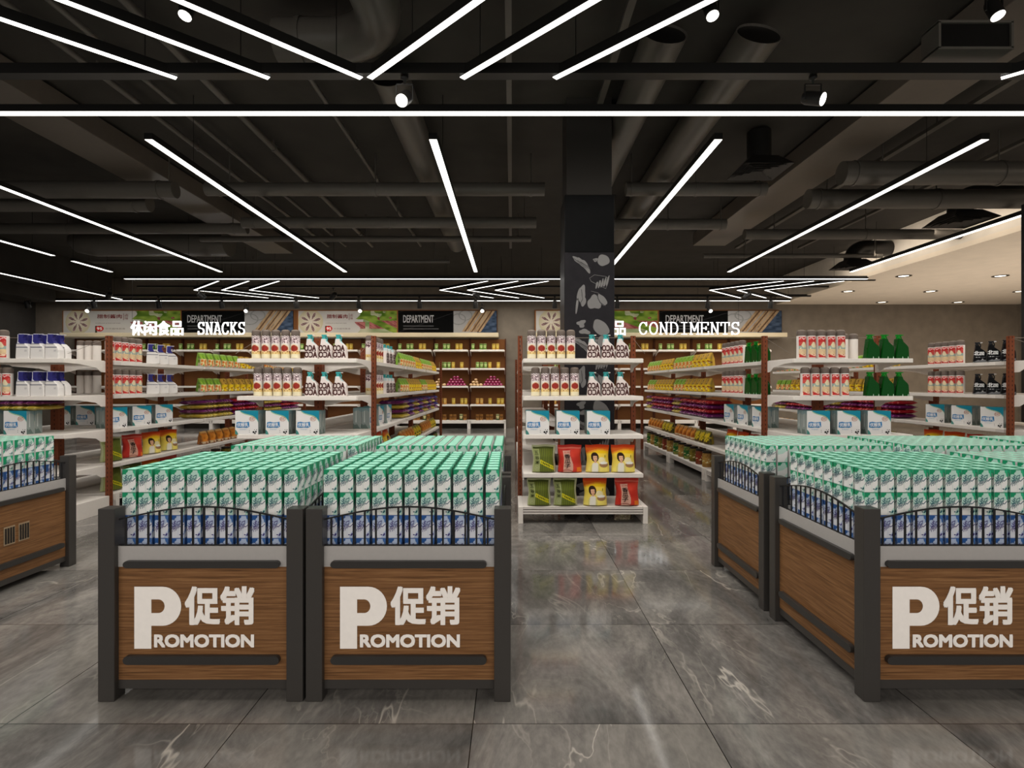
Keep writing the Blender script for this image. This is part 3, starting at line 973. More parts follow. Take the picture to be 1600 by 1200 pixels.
def led_bar(label, a, b, lit=True, w=.09, h=.07, z=ZB, group='linear ceiling lights', pts=None):
    """slim black channel with a glowing diffuser underneath, along the polyline pts (or a to b)"""
    pts = pts or [a, b]
    root = thing('linear_light' if lit else 'ceiling_track', label, 'ceiling light' if lit else 'track', (pts[0][0], pts[0][1], z), 0, group)
    hb, lb = MB(), MB()
    P = [Vector((p[0] - pts[0][0], p[1] - pts[0][1])) for p in pts]
    for p, q in zip(P, P[1:]):
        t = (q - p).normalized()
        n = Vector((-t.y, t.x)) * w / 2
        c = [p - n, q - n, q + n, p + n]
        hb.prism([(v.x, v.y) for v in c], .002, h, 'z', BLK)
        if lit:
            n2 = n * .9
            e = t * .006
            lb.prism([(v.x, v.y) for v in (p - n2 + e, q - n2 - e, q + n2 - e, p + n2 + e)], -.003, .0019, 'z', W0)
    hb.build('housing', 'metal', root)
    if lit: lb.build('diffuser', 'led', root)
    for p, q in zip(P, P[1:]):
        L = (q - p).length
        for t0 in (.12, .88) if L > 1 else (.5,):
            for dt in (0, .03, -.03, .06, -.06, .1, -.1, .2, -.2, .3, -.3):
                c = p.lerp(q, t0 + dt)
                if 0 < t0 + dt < 1 and clear(c.x + pts[0][0], c.y + pts[0][1]):
                    wires = MB()
                    wires.tube([(c.x, c.y, h), (c.x, c.y, (ZL if c.x + pts[0][0] > XE - .1 else ZC) - z)], .004, BLK, 6)
                    if h < (ZL if c.x + pts[0][0] > XE - .1 else ZC) - z: wires.build('suspension_wire', 'metal', root)
                    break
        if lit:
            c = p.lerp(q, .5)
            la = bpy.data.lights.new('led_lamp', 'AREA')
            la.shape, la.size, la.size_y, la.energy, la.color = 'RECTANGLE', L * .98, .07, L * POW, (1, .97, .92)
            lo = bpy.data.objects.new('led_lamp', la)
            COL.objects.link(lo)
            lo.location = (c.x + pts[0][0], c.y + pts[0][1], z - .006)
            lo.rotation_euler = (0, 0, math.atan2(q.y - p.y, q.x - p.x))
            lo.visible_glossy = False      # the diffuser itself is what floors and ducts mirror
    return root


names = ['outermost left', 'far left', 'left', 'middle left', 'middle right', 'right', 'far right']
for nm, x, y0, y1 in zip(names, (-9.4, -6.83, -3.91, -.85, 2.22, 5.09, 7.96), (5.9, 5.9, 6.08, 6.08, 6.08, 6.08, 5.62), (11.6, 13.28, 13.28, 13.28, 13.28, 13.28, 13.28)):
    led_bar(f'{nm} long linear light running towards the back wall', (x, y0), (x, y1))
led_bar('short linear light beside the outermost left bar', (-9.4, 12.1), (-9.4, 13.28))
led_bar('linear light along the left edge of the ceiling grid', (-12.15, 6), (-12.15, 17.6))
led_bar('long linear light crossing the whole width near the viewer', (-10.5, 5.5), (10.0, 5.5))
led_bar('thin linear light crossing the width before the back grid', (-9.7, 14.17), (8.9, 14.17))
led_bar('thin linear light crossing the width nearest the back wall', (-15.5, 17.9), (8.8, 17.9))
for k, (x, sg, n) in enumerate([(-4.26, 1, 3), (.15, -1, 3), (5.58, -1, 2)]):
    for i in range(n):
        xa = x + i * .795 - .022 * sg
        led_bar(f'{ORD[i + 1]} chevron light of the {["left", "middle", "right"][k]} group near the viewer', None, None, group='front chevron lights',
                w=.058, h=.085, pts=[(xa + sg * 1.4, 4.87), (xa, 3.48), (xa + sg * 1.4, 2.1)])
for k, x in enumerate((-8.9, -2.02, 5.54)):
    for i in range(3):
        xa = x + i * .775
        led_bar(f'{ORD[i + 1]} thin chevron light of the {["left", "middle", "right"][k]} group by the back wall', None, None, group='back chevron lights',
                w=.05, pts=[(xa + 1.4, 14.45), (xa, 15.85), (xa + 1.45, 17.3)])
led_bar('black unlit track above the front chevron lights', (-10.5, 4.85), (10, 4.85), lit=False, w=.11, h=.09, z=4.09, group='ceiling tracks')
led_bar('second black unlit track behind the front chevron lights', (-10.5, 5.16), (10, 5.16), lit=False, w=.06, h=.05, z=4.28, group='ceiling tracks')
led_bar('black unlit track behind the back grid', (-12, 17.05), (9, 17.05), lit=False, w=.07, h=.07, z=ZB, group='ceiling tracks')
led_bar('black unlit track halfway along the back grid', (-10.5, 15.85), (9.2, 15.85), lit=False, w=.05, h=.05, z=4.16, group='ceiling tracks')
led_bar('black unlit track in front of the back grid', (-9.7, 14.5), (9.3, 14.5), lit=False, w=.07, h=.06, z=4.1, group='ceiling tracks')


def spot(label, x, y, ztop, aim, s=1.0, lens=True, group='track spotlights'):
    root = thing('track_spotlight', label, 'spotlight', (x, y, ztop), 0, group)
    d = Vector(aim).normalized()
    m = MB()
    m.lathe([(0, 0), (.028 * s, 0), (.028 * s, -.012 * s), (.01 * s, -.02 * s), (.01 * s, -.05 * s), (0, -.0501 * s)], 12, BLK)
    m.build('mount', 'metal', root)
    yk = MB()
    for sx in (-1, 1): yk.box(sx * .058 * s - .003, sx * .058 * s + .003, -.008, .008, -.16 * s, -.05 * s, BLK)
    yk.box(-.058 * s, .058 * s, -.008, .008, -.056 * s, -.048 * s, BLK)
    yk.build('yoke', 'metal', root)
    c = Vector((0, 0, -.15 * s))
    h = MB()
    h.tube([c - d * .07 * s, c - d * .05 * s, c + d * .07 * s], [.036 * s, .046 * s, .048 * s], BLK, 20)
    hd = h.build('lamp_head', 'metal', root)
    if lens:
        l = MB()
        l.tube([c + d * .0705 * s, c + d * .0735 * s], .043 * s, W0, 20)
        l.build('lens', 'lens', hd)


spot('lit spotlight on the front track, left of the pillar', -.92, 4.85, 4.085, (-.15, -.75, -.6), 1.2)
spot('lit spotlight on the front track, above the right shelves', 2.58, 4.85, 4.085, (.65, -.65, -.4), 1.2)
for i, (x, nm) in enumerate(((-2.32, 'left'), (1.42, 'middle'), (3.45, 'right'))):
    spot(f'{nm} spotlight at the top edge above the bins', x, 4.05, 4.29, (.1 if i else -.1, -.35, -.9), 1.0)
for i, x in enumerate((-14.6, -12.6, -10.65, -8.75, -6.5, -4.62, -2.79, -1.1, 1.29, 3.17, 5.9, 7.8)):
    spot(f'{ORD[i + 1]} black spotlight from the left hanging under the back track', x, 17.05, 4.085, (0, .3, -1), 1.55, False, 'back track spotlights')
for i, x in enumerate((-13.4, -8.4, -4.8, -.95, 6.25)):
    spot(f'{ORD[i + 1]} lit spotlight from the left under the rearmost light', x, 17.9, 4.0, (.12, -.8, -.55), 1.3, True, 'lit back spotlights')
for i, x in enumerate((-11.3, -8.7, -5.0, -1.0, 6.6)):
    spot(f'{ORD[i + 1]} tilted black spotlight from the left in the back grid', x, 15.85, 4.15, (.5 if i % 2 else -.6, .5, -.5), 1.5, False, 'tilted back spotlights')

# recessed lights in the cream ceiling
for i, (px, py) in enumerate(((1412, 431), (1563, 431), (1325, 455), (1454, 455), (1594, 455), (1378, 472), (1497, 472))):
    Y = (ZL - 1.456) * 884 / (600 - py)
    root = thing('recessed_downlight', f'{ORD[i % 2 + 1] if i < 2 else ORD[i - 1] if i < 5 else ORD[i - 4]} round recessed light from the left in the {"near" if i < 2 else "middle" if i < 5 else "rear"} row of the cream ceiling',
                 'ceiling light', ((px - 800) * Y / 884, Y, ZL), 0, 'recessed lights in the cream ceiling')
    m = MB(); m.lathe([(.1, -.001), (.17, -.004), (.175, -.012), (.15, -.016), (.11, -.004), (.1, -.001)], 24, lin((60, 54, 46))); m.build('rim', 'metal', root)
    m = MB(); m.lathe([(0, -.006), (.11, -.006), (.11, -.003), (0, -.003)], 24, W0); m.build('glow_disc', 'down', root)

# ------------------------------------------------------------------ pillar
pil = thing('stone_pillar', 'black marble pillar with grey vegetable drawings by the centre shelves', 'pillar', (.955, 6.97, 0))
pil['kind'] = 'thing'
m = MB(); m.box(-.31, .31, 0, .62, 0, 3.08, lin((34, 32, 34)), bevel=.012); shaft = m.build('shaft', 'stone', pil)
m = MB(); m.box(-.305, .305, .005, .615, 3.08, 3.79, lin((12, 12, 12)), bevel=.008); m.build('upper_cladding', 'stone', pil)
m = MB(); m.box(-.28, .28, .03, .59, 3.79, ZC, lin((46, 43, 40)), bevel=.004); m.build('bare_column_head', 'matte', pil)
m = MB()
g, gd = lin((112, 110, 108)), lin((44, 42, 44))
PF = lambda e: (lambda x, z: (x, -.0015 - e, z))


def blob(cx, cz, rx, rz, rot=0, col=g, wob=.12, seed=0, e=0, n=22):
    pts = []
    for k in range(n):
        a = 2 * PI * k / n
        r = 1 + wob * math.sin(a * 3 + seed) + wob * .5 * math.sin(a * 5 + seed * 2)
        x, z = rx * r * math.cos(a), rz * r * math.sin(a)
        pts.append((cx + x * math.cos(rot) - z * math.sin(rot), cz + x * math.sin(rot) + z * math.cos(rot)))
    m.poly(pts, PF(e), col)


for off in (0, -1.0, -2.0):
    for i, rot in enumerate((-.5, -.75, -1.0)):
        blob(-.12 + i * .035, 2.97 - i * .03 + off, .10, .03, rot, g, .1, i, .0004 * i)
        m.stroke([(-.19 + i * .04, 3.0 + off - i * .02), (-.04 + i * .03, 2.88 + off)], .006, PF(.002), gd)
    blob(.17, 2.98 + off, .075, .07, 0, g, .06, 2); blob(.075, 2.985 + off, .03, .022, .4, g, .2, 1)
    m.stroke([(.06, 2.99 + off), (.09, 2.96 + off)], .005, PF(.002), gd)
    m.stroke([(.0, 2.76 + off), (.06, 2.8 + off), (.2, 2.78 + off), (.24, 2.75 + off), (.2, 2.63 + off), (.02, 2.72 + off), (.0, 2.76 + off)], .004, PF(.001), g)
    for i in range(5): blob(.09 + i * .033, 2.675 + off + i * .012, .013, .045 + .006 * i, -.25, g, .1, i)
    blob(-.1, 2.56 + off, .05, .11, -.15, g, .12, 4); blob(-.155, 2.42 + off, .014, .1, -.12, g, .05, 0); blob(-.075, 2.47 + off, .03, .06, -.2, g, .05, 1, .0006)
    m.stroke([(-.1, 2.62 + off), (-.085, 2.5 + off), (-.12, 2.44 + off)], .006, PF(.002), gd)
    m.stroke([(.02, 2.6 + off), (.1, 2.58 + off), (.2, 2.5 + off)], .004, PF(.001), g)
    blob(.06, 2.46 + off, .085, .085, -.4, g, .14, 2); blob(.16, 2.49 + off, .04, .08, .6, g, .08, 3, .0004)
    m.stroke([(.1, 2.52 + off), (.13, 2.46 + off), (.2, 2.41 + off)], .008, PF(.002), gd)
    blob(-.1, 2.2 + off, .05, .045, .6, g, .25, 1); blob(-.06, 2.1 + off, .07, .03, -.1, g, .15, 3)
    blob(.14, 2.15 + off, .115, .08, -.75, g, .06, 0)
m.build('vegetable_drawing', 'print', pil)
mb = MB()
mb.box(7.6, 8.05, 8.0, 8.45, 0, ZL, lin((26, 25, 26)), bevel=.01)
structure(mb.build('trim_4', 'metal'))

# ------------------------------------------------------------------ promotion bins
POST, BINW, BIND = .076, .939, .955
GR, GRB, SIL = lin((58, 55, 52)), lin((50, 48, 46)), lin((172, 168, 164))


def make_bin(label, first=None):
    root = thing('promotion_bin', label, 'display bin', group='wooden promotion bins')
    W, D = BINW, BIND
    for x in (0, W - POST):
        for y in (0, D - POST):
            m = MB(); m.box(x, x + POST, y, y + POST, 0, .884, GR, bevel=.004); m.build('post', 'metal', root)
    # four sides: origin corner, direction, length, outward normal
    sides = [((POST, .03), (1, 0), W - 2 * POST), ((W - .03, POST), (0, 1), D - 2 * POST), ((W - POST, D - .03), (-1, 0), W - 2 * POST), ((.03, D - POST), (0, -1), D - 2 * POST)]
    for k, ((ox, oy), (dx, dy), L) in enumerate(sides):
        nx, ny = dy, -dx

        def mp(s, o, z): return (ox + dx * s + nx * o, oy + dy * s + ny * o, z)

        def sbox(mb, s0, s1, o0, o1, z0, z1, col):
            c = [mp(s0, o0, z0), mp(s1, o0, z0), mp(s1, o1, z0), mp(s0, o1, z0)]
            mb.prism([(p[0], p[1]) for p in c], z0, z1, 'z', col)
        m = MB(); sbox(m, 0, L, -.02, 0, .087, .611, W0); m.build('wood_panel', 'wood', root)
        m = MB(); sbox(m, 0, L, -.02, .004, .611, .706, SIL); m.build('steel_band', 'steel', root)
        m = MB(); sbox(m, 0, L, -.03, .002, .047, .087, GR); m.build('bottom_rail', 'metal', root)
        for z0, z1 in ((.61, .642), (.166, .206)):
            m = MB()
            h = (z1 - z0) / 2
            a, b = .035, L - .035
            pts = [(a + h + h * math.cos(t), z0 + h + h * math.sin(t)) for t in [PI / 2 + PI * i / 8 for i in range(9)]] + [(b - h + h * math.cos(t), z0 + h + h * math.sin(t)) for t in [-PI / 2 + PI * i / 8 for i in range(9)]]
            n = len(pts)
            vs = [mp(p[0], .0045, p[1]) for p in pts] + [mp(p[0], .024, p[1]) for p in pts] + [mp(a + h + (p[0] - a - h) * .999, .0255, z0 + h + (p[1] - z0 - h) * .93) for p in pts]
            fs = [(i, (i + 1) % n, n + (i + 1) % n, n + i) for i in range(n)] + [(n + i, n + (i + 1) % n, 2 * n + (i + 1) % n, 2 * n + i) for i in range(n)] + [tuple(range(2 * n, 3 * n))]
            m.add(vs, fs, GRB)
            m.build('bumper_rail', 'metal', root)
        m = MB()
        arc = lambda s: .832 + .058 * math.sin(PI * s / L)
        bl = lin((30, 29, 29))
        sbox(m, 0, L, -.008, -.002, .706, .712, bl)
        ns = 18
        for i in range(ns):
            s0, s1 = L * i / ns, L * (i + 1) / ns
            c = [(s0, arc(s0)), (s1, arc(s1)), (s1, arc(s1) - .007), (s0, arc(s0) - .007)]
            for o in (-.008, -.001): m.add([mp(p[0], o, p[1]) for p in c], [(0, 1, 2, 3)], bl)
            m.add([mp(s0, -.008, arc(s0)), mp(s1, -.008, arc(s1)), mp(s1, -.001, arc(s1)), mp(s0, -.001, arc(s0))], [(0, 1, 2, 3)], bl)
        for i in range(15):
            s = L * (i + .6) / 15.2
            sbox(m, s - .0042, s + .0042, -.007, -.001, .706, arc(s) - .003, bl)
        m.build('rail_fence', 'metal', root)
    m = MB(); m.box(.035, W - .035, .035, D - .035, .60, .62, lin((190, 190, 188))); m.build('bin_floor', 'matte', root)
    # lettering on the front panel
    m = MB()
    wt = lin((246, 240, 233))
    mp = lambda e: (lambda u, v: (.149 + u * .557, .0292 - e, .231 + v * .287))
    F = mp(.001)
    # large P (0..0.40 of the width, full height)
    m.poly([(0, 0), (.142, 0), (.142, 1), (0, 1)], F, wt)
    q = [PI / 2 - PI * i / 16 for i in range(17)]
    out = [(.142, 1)] + [(.235 + .155 * math.cos(a), .685 + .315 * math.sin(a)) for a in q] + [(.142, .37)]
    inn = [(.142, .795)] + [(.20 + .052 * math.cos(a), .685 + .11 * math.sin(a)) for a in q] + [(.142, .575)]
    for i in range(len(out) - 1): m.poly([out[i], out[i + 1], inn[i + 1], inn[i]], F, wt)
    m.text('促销', .43, .99, .40, .99, mp(.0012), wt, .032)
    m.text('ROMOTION', .172, .99, .032, .222, mp(.0012), wt, .062)
    m.build('promotion_lettering', 'matte', root)
    return root


def copy_bin(src, loc, label, letters=True):
    r = dup(src, loc, 0, label, 'wooden promotion bins')
    return r


Y1, Y2 = 2.59, 3.625
XA, XB, XR, XR2, XR3 = -1.897, -.945, 1.612, 2.566, 3.52
XL = -3.526 - BINW
BINS = [(XA, Y1, 'wooden promotion bin of tissue boxes, front row, left of the centre pair', 'front left'),
        (XB, Y1, 'wooden promotion bin of tissue boxes, front row, right of the centre pair', 'front centre'),
        (XR, Y1, 'wooden promotion bin of tissue boxes at the near corner of the right cluster', 'front right'),
        (XR2, Y1, 'wooden promotion bin mostly out of frame in front of the right cluster', 'front far right'),
        (XA, Y2, 'wooden promotion bin behind the left bin of the centre pair', 'back left'),
        (XB, Y2, 'wooden promotion bin behind the right bin of the centre pair', 'back centre'),
        (XR, Y2, 'wooden promotion bin second from the front along the right aisle', 'back right'),
        (XR2, Y2, 'wooden promotion bin in the back row, middle of the right cluster', 'back middle right'),
        (XR3, Y2, 'wooden promotion bin at the far right of the back row', 'back far right'),
        (XL, Y2, 'wooden promotion bin at the left edge with a dark double vent', 'left edge')]
b0 = None
for x, y, lab, nm in BINS:
    if b0 is None:
        b0 = make_bin(lab)
        b0.location = (x, y, 0)
    else:
        r = copy_bin(b0, (x, y, 0), lab)
    if nm == 'left edge':
        for s in (0, .12):
            v = MB()
            v.box(BINW - .0285, BINW - .026, .33 + s, .42 + s, .32, .45, lin((150, 130, 104)))
            for j in range(4): v.box(BINW - .026, BINW - .0235, .337 + s + j * .021, .351 + s + j * .021, .33, .44, lin((38, 34, 30)))
            v.build('vent_grille', 'metal', r)

# tissue boxes: eleven columns, eight rows, four layers in every bin
PX, PY_, NX, NY = .0766, .0905, 11, 8
FULLBINS = {'front left': 0, 'front centre': 1, 'front right': 2}
stuff_g, stuff_b = MB(), MB()
LAYN = ['lowest', 'third', 'second', 'top']
NICE = {'front left': 'left front bin', 'front centre': 'centre front bin', 'front right': 'right front bin', 'back right': 'second right aisle bin', 'left edge': 'bin at left edge'}
ng = 0
for x, y, lab, nm in BINS:
    bx = x + (BINW - (NX - 1) * PX - BW) / 2 + BW / 2
    by = y + .085 + BD / 2
    for l in range(4):
        z = .6206 + l * .108
        for j in range(NY):
            for i in range(NX):
                cx, cy = bx + i * PX, by + j * PY_
                g = l >= 2
                solo = False
                if nm in FULLBINS:
                    if g: solo = l == 3 or j == 0 or (nm == 'front right' and i == 0 and j < 4)
                    else: solo = (j == 0) or (l == 1 and nm == 'front right' and i == 0)
                    if not g and j == 0 and l == 0 and i == 0 and nm != 'front right': solo = True
                elif nm == 'back right': solo = (l == 1 and i == 0)
                elif nm == 'left edge': solo = (l == 1 and i == NX - 1)
                if solo:
                    where = f'{LAYN[l]} layer, {ORD[j + 1]} row, {ORD[i + 1]} column, {NICE[nm]}'
                    place('gbox' if g else 'bbox', (cx, cy, z), 0, f'{"green" if g else "blue"} and white tissue box, {where}', f'{"green" if g else "blue"} tissue boxes in the promotion bins')
                else:
                    sides = ('f' if j == 0 else '') + ('l' if i == 0 and x > 0 else '') + ('r' if i == NX - 1 and x < 0 else '')
                    if l < 3 and not sides and not (i in (0, NX - 1) or j in (0, NY - 1)): continue
                    tissue_mesh(stuff_g if g else stuff_b, 'green' if g else 'blue', cx, cy, z, sides, y == Y1 or bool(set(sides) & set('lr')), l == 3)
o = tag(stuff_g.build('green_tissue_packs', 'print'), 'remaining green and white tissue boxes filling the back bins', 'tissue box'); o['kind'] = 'stuff'
o = tag(stuff_b.build('blue_tissue_packs', 'print'), 'remaining blue and white tissue boxes low in the bins', 'tissue box'); o['kind'] = 'stuff'
# ------------------------------------------------------------------ shelving
BR, WH, SLOT = lin((112, 60, 38)), lin((222, 214, 205)), lin((30, 18, 14))
LV = [1.722, 1.33, .93, .526]
ZBASE = .177
YE0, YE1, YR1 = 5.88, 6.47, 12.55


def upright(mb, x, y, z0, z1, s=.05):
    mb.box(x - s / 2, x + s / 2, y - s / 2, y + s / 2, z0, z1, BR)
    n = int((z1 - z0) / .05)
    for k in range(n):
        z = z0 + .03 + k * .05
        for sg in (-1, 1):
            mb.quad((x + sg * (s / 2 + .0006), y - .012, z), (x + sg * (s / 2 + .0006), y - .004, z), (x + sg * (s / 2 + .0006), y - .004, z + .022), (x + sg * (s / 2 + .0006), y - .012, z + .022), SLOT)
            mb.quad((x - .004, y + sg * (s / 2 + .0006), z), (x + .004, y + sg * (s / 2 + .0006), z), (x + .004, y + sg * (s / 2 + .0006), z + .022), (x - .004, y + sg * (s / 2 + .0006), z + .022), SLOT)


def slab(mb, x0, x1, y0, y1, z):
    mb.box(x0, x1, y0, y1, z - .044, z, WH, bevel=.004)


def gondola(cx, label, bays=(0, 1, 2), sides=(-1, 1), short=0):
    root = thing('gondola_shelving', label, 'shelving', (cx, 0, 0), 0, 'gondola shelving runs')
    yb = [6.57, 8.55, 10.53, 12.5]
    for y in yb[bays[0]:]:
        m = MB(); upright(m, 0, y, .0, 2.0, .09); m.build('upright', 'matte', root)
    for b in bays:
        y0, y1 = yb[b] + .03, yb[b + 1] - .03
        for sg in sides:
            if sg == short and b: continue
            for z in LV:
                m = MB(); slab(m, *sorted((sg * .05, sg * .63)), y0, y1, z)
                m.box(*sorted((sg * .628, sg * .634)), y0 + .0, y0 + .12, z - .042, z - .004, lin((206, 198, 190)))
                sh = m.build('shelf', 'matte', root)
                for y in (y0 + .01, y1 - .022):
                    m = MB()
                    m.prism([(sg * .05, z - .045), (sg * .60, z - .045), (sg * .56, z - .06), (sg * .25, z - .085), (sg * .12, z - .12), (sg * .05, z - .13)], y, y + .012, 'y', WH)
                    m.build('bracket', 'matte', sh)
            m = MB()
            xa, xb = sorted((sg * .05, sg * .64))
            m.box(xa, xb, y0, y1, .10, ZBASE, WH, bevel=.006)
            m.box(*sorted((sg * .639, sg * .6415)), y0 + .07, y1 - .07, .106, .17, lin((132, 126, 120)))  # darker strip, painted-in shade for the grooves between the ribs
            for k in range(3):
                z = .108 + k * .023
                m.box(*sorted((sg * .64, sg * .646)), y0 + .07, y1 - .07, z, z + .011, lin((214, 206, 198)))
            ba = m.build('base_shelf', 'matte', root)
            for y in (y0 + .01, y1 - .07):
                m = MB(); m.box(*sorted((sg * .56, sg * .65)), y, y + .06, 0, .178, WH); m.build('foot', 'matte', ba)
    for x in (-.647, .647):
        m = MB(); upright(m, x, YR1 + .08, 0, 2.0, .05); m.build('upright', 'matte', root)
    return root


def end_unit(cx, label):
    root = thing('end_display_shelf', label, 'shelving', (cx, 0, 0), 0, 'end display shelves')
    yu = YE1 + .03
    for x in (-.6485, .6485):
        m = MB(); upright(m, x, yu, 0.0, 2.007, .052); m.build('upright', 'matte', root)
    for z in LV:
        m = MB(); slab(m, -.62, .62, YE0, YE1, z); sh = m.build('shelf', 'matte', root)
        for sg in (-1, 1):
            m = MB()
            m.prism([(YE0 + .01, z - .005), (YE0 + .01, z - .043), (YE0 + .2, z - .05), (YE1 - .14, z - .085), (YE1 - .06, z - .13), (YE1 + .03, z - .135), (YE1 + .03, z - .005)], *sorted((sg * .6205, sg * .6265)), 'x', WH)
            m.build('bracket', 'matte', sh)
    m = MB()
    m.box(-.625, .625, YE0 + .02, YE1, .096, ZBASE, WH, bevel=.004)
    m.box(-.625, .625, YE0 + .018, YE0 + .0215, .098, .172, lin((132, 126, 120)))  # groove shade as a darker strip behind the ribs
    for k in range(3):
        z = .101 + k * .026
        m.box(-.625, .625, YE0 + .012, YE0 + .02, z, z + .014, lin((214, 206, 198)))
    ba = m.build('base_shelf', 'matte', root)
    for sg in (-1, 1):
        m = MB(); m.box(*sorted((sg * .626, sg * .674)), YE0 + .01, YE1, 0, .178, WH, bevel=.003)
        m.build('foot', 'matte', ba)
    m = MB(); m.tube([(-.62, yu - .024, 1.985), (.62, yu - .024, 1.985)], .003, lin((120, 110, 100)), 6)
    for sg in (-1, 1): m.tube([(sg * .645, yu - .02, 1.98), (sg * .645, YE0 + .02, LV[0] + .05)], .002, lin((120, 110, 100)), 6)
    m.build('guard_wire', 'metal', root)
    return root


GX = {'far left': -5.278, 'left': -2.236, 'centre': .741, 'right': 3.549, 'far right': 6.374}
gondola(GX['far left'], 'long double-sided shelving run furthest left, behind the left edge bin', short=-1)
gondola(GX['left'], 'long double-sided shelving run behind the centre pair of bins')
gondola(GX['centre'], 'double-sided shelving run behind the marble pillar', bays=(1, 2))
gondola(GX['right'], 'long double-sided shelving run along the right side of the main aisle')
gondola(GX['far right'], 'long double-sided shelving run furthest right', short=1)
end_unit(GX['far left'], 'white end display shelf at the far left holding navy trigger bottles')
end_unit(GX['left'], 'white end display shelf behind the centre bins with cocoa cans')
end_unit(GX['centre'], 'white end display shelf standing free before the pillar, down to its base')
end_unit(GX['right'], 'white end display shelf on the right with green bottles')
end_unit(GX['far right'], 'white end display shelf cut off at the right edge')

SHN = ['top shelf', 'second shelf', 'third shelf', 'fourth shelf', 'base shelf']
G_ = .0008


def endcap(gn, can, bottle, rows, lo=True, cans=(0, 1, 2, 3, 4), bots=(0, 1, 2), carts=(0, 1, 2)):
    cx = GX[gn]
    nm = {'far left': 'far left end display', 'left': 'left end display', 'centre': 'centre end display', 'right': 'right end display', 'far right': 'far right end display'}[gn]
    for l in (0, 1):
        z = LV[l] + G_
        x0 = cx - .62 + (.085 if l == 0 else .125) + (.02 if can == 'can_red' else 0)
        if gn == 'far left': x0 = cx - .62 + (.158 if l == 0 else .2)
        if gn == 'left': x0 += .09 if l == 0 else .07
        for i in cans:
            place(can, (x0 + i * .1025, YE0 + .055, z), 0, f'{DESC[can]}, {ORD[i + 1]} from left, {SHN[l]}, {nm}', 'spray cans on the end displays')
        if gn == 'right':
            place(can, (cx + .19, YE0 + .5, z), PI, f'back of red picture spray can behind the row, {SHN[l]}, {nm}', 'spray cans on the end displays')
            if l == 0: place(can, (cx + .30, YE0 + .5, z), PI, f'second back-turned red picture spray can, {SHN[l]}, {nm}', 'spray cans on the end displays')
        if gn == 'far left':
            for i in range(3): place(can, (cx - .36 + .105 * i, 7.4, z), PI, f'back-turned white spray can, {ORD[i + 1]} from left, behind the {SHN[l]}, {nm}', 'back-turned spray cans')
        xb = {'centre': .735, 'left': .76, 'right': .84, 'far left': .793, 'far right': .7}[gn] + cx - .62
        pit = {'far left': .153, 'right': .153}.get(gn, .149)
        for i in bots:
            place(bottle, (xb + i * pit, YE0 + .055, z), 0, f'{DESC[bottle]}, {ORD[i + 1]} from left, {SHN[l]}, {nm}', 'trigger bottles on the end displays')
            if gn == 'far left':
                place(bottle, (xb + i * pit, YE0 + .155, z), 0, f'{DESC[bottle]} behind the {ORD[i + 1]}, {SHN[l]}, {nm}', 'trigger bottles on the end displays')
    z = LV[2] + G_
    for i in carts:
        x = cx - .62 + {'centre': .145, 'left': .095, 'right': .26, 'far left': .41, 'far right': .1}[gn] + i * .317
        for k in range(2):
            place('carton', (x, YE0 + .055 + k * .1, z), 0, f'{DESC["carton"]}, {ORD[i + 1]} from left, {"front" if k == 0 else "second row"}, {SHN[2]}, {nm}', 'milk cartons on the end displays')
    if lo:
        for l, zz, items in ((3, LV[3], (('rg', .215), ('rr', .488), ('ry', .78), ('ry', 1.05))), (4, ZBASE, (('rg', .165), ('rg', .44), ('ry', .755), ('rr', 1.09)))):
            cnt = {}
            for i, (kd, x) in enumerate(items):
                place(kd, (cx - .62 + x, YE0 + .085, zz + G_), 0, f'{DESC[kd]}, {ORD[i + 1]} from left, {SHN[l]}, {nm}', 'bags on the end displays')


endcap('far left', 'can_red', 'bot_navy', 1, False, cans=(3, 4), carts=(0, 1))
for i, x in enumerate((-5.78, -5.47)):
    place('carton', (x, 7.3, LV[2] + G_), 0, f'{DESC["carton"]}, {ORD[i + 1]} from left, behind the third shelf, far left end display', 'milk cartons on the end displays')
o1 = place('ly', (-5.17, YE0 + .21, LV[2] + .2475), 0, 'yellow lying snack bag on top of the cartons, far left end display', 'snack bags on the cartons')
o2 = place('lp', (-5.17, YE0 + .21, LV[2] + .2475 + .0515), 0, 'purple lying snack bag topmost on the cartons, far left end display', 'snack bags on the cartons')
o1.scale.z = o2.scale.z = .74      # pressed flat under the shelf
endcap('left', 'can_cocoa', 'bot_cocoa', 1, False)
endcap('centre', 'can_cocoa', 'bot_cocoa', 1, True)
endcap('right', 'can_red', 'bot_green', 1, False)


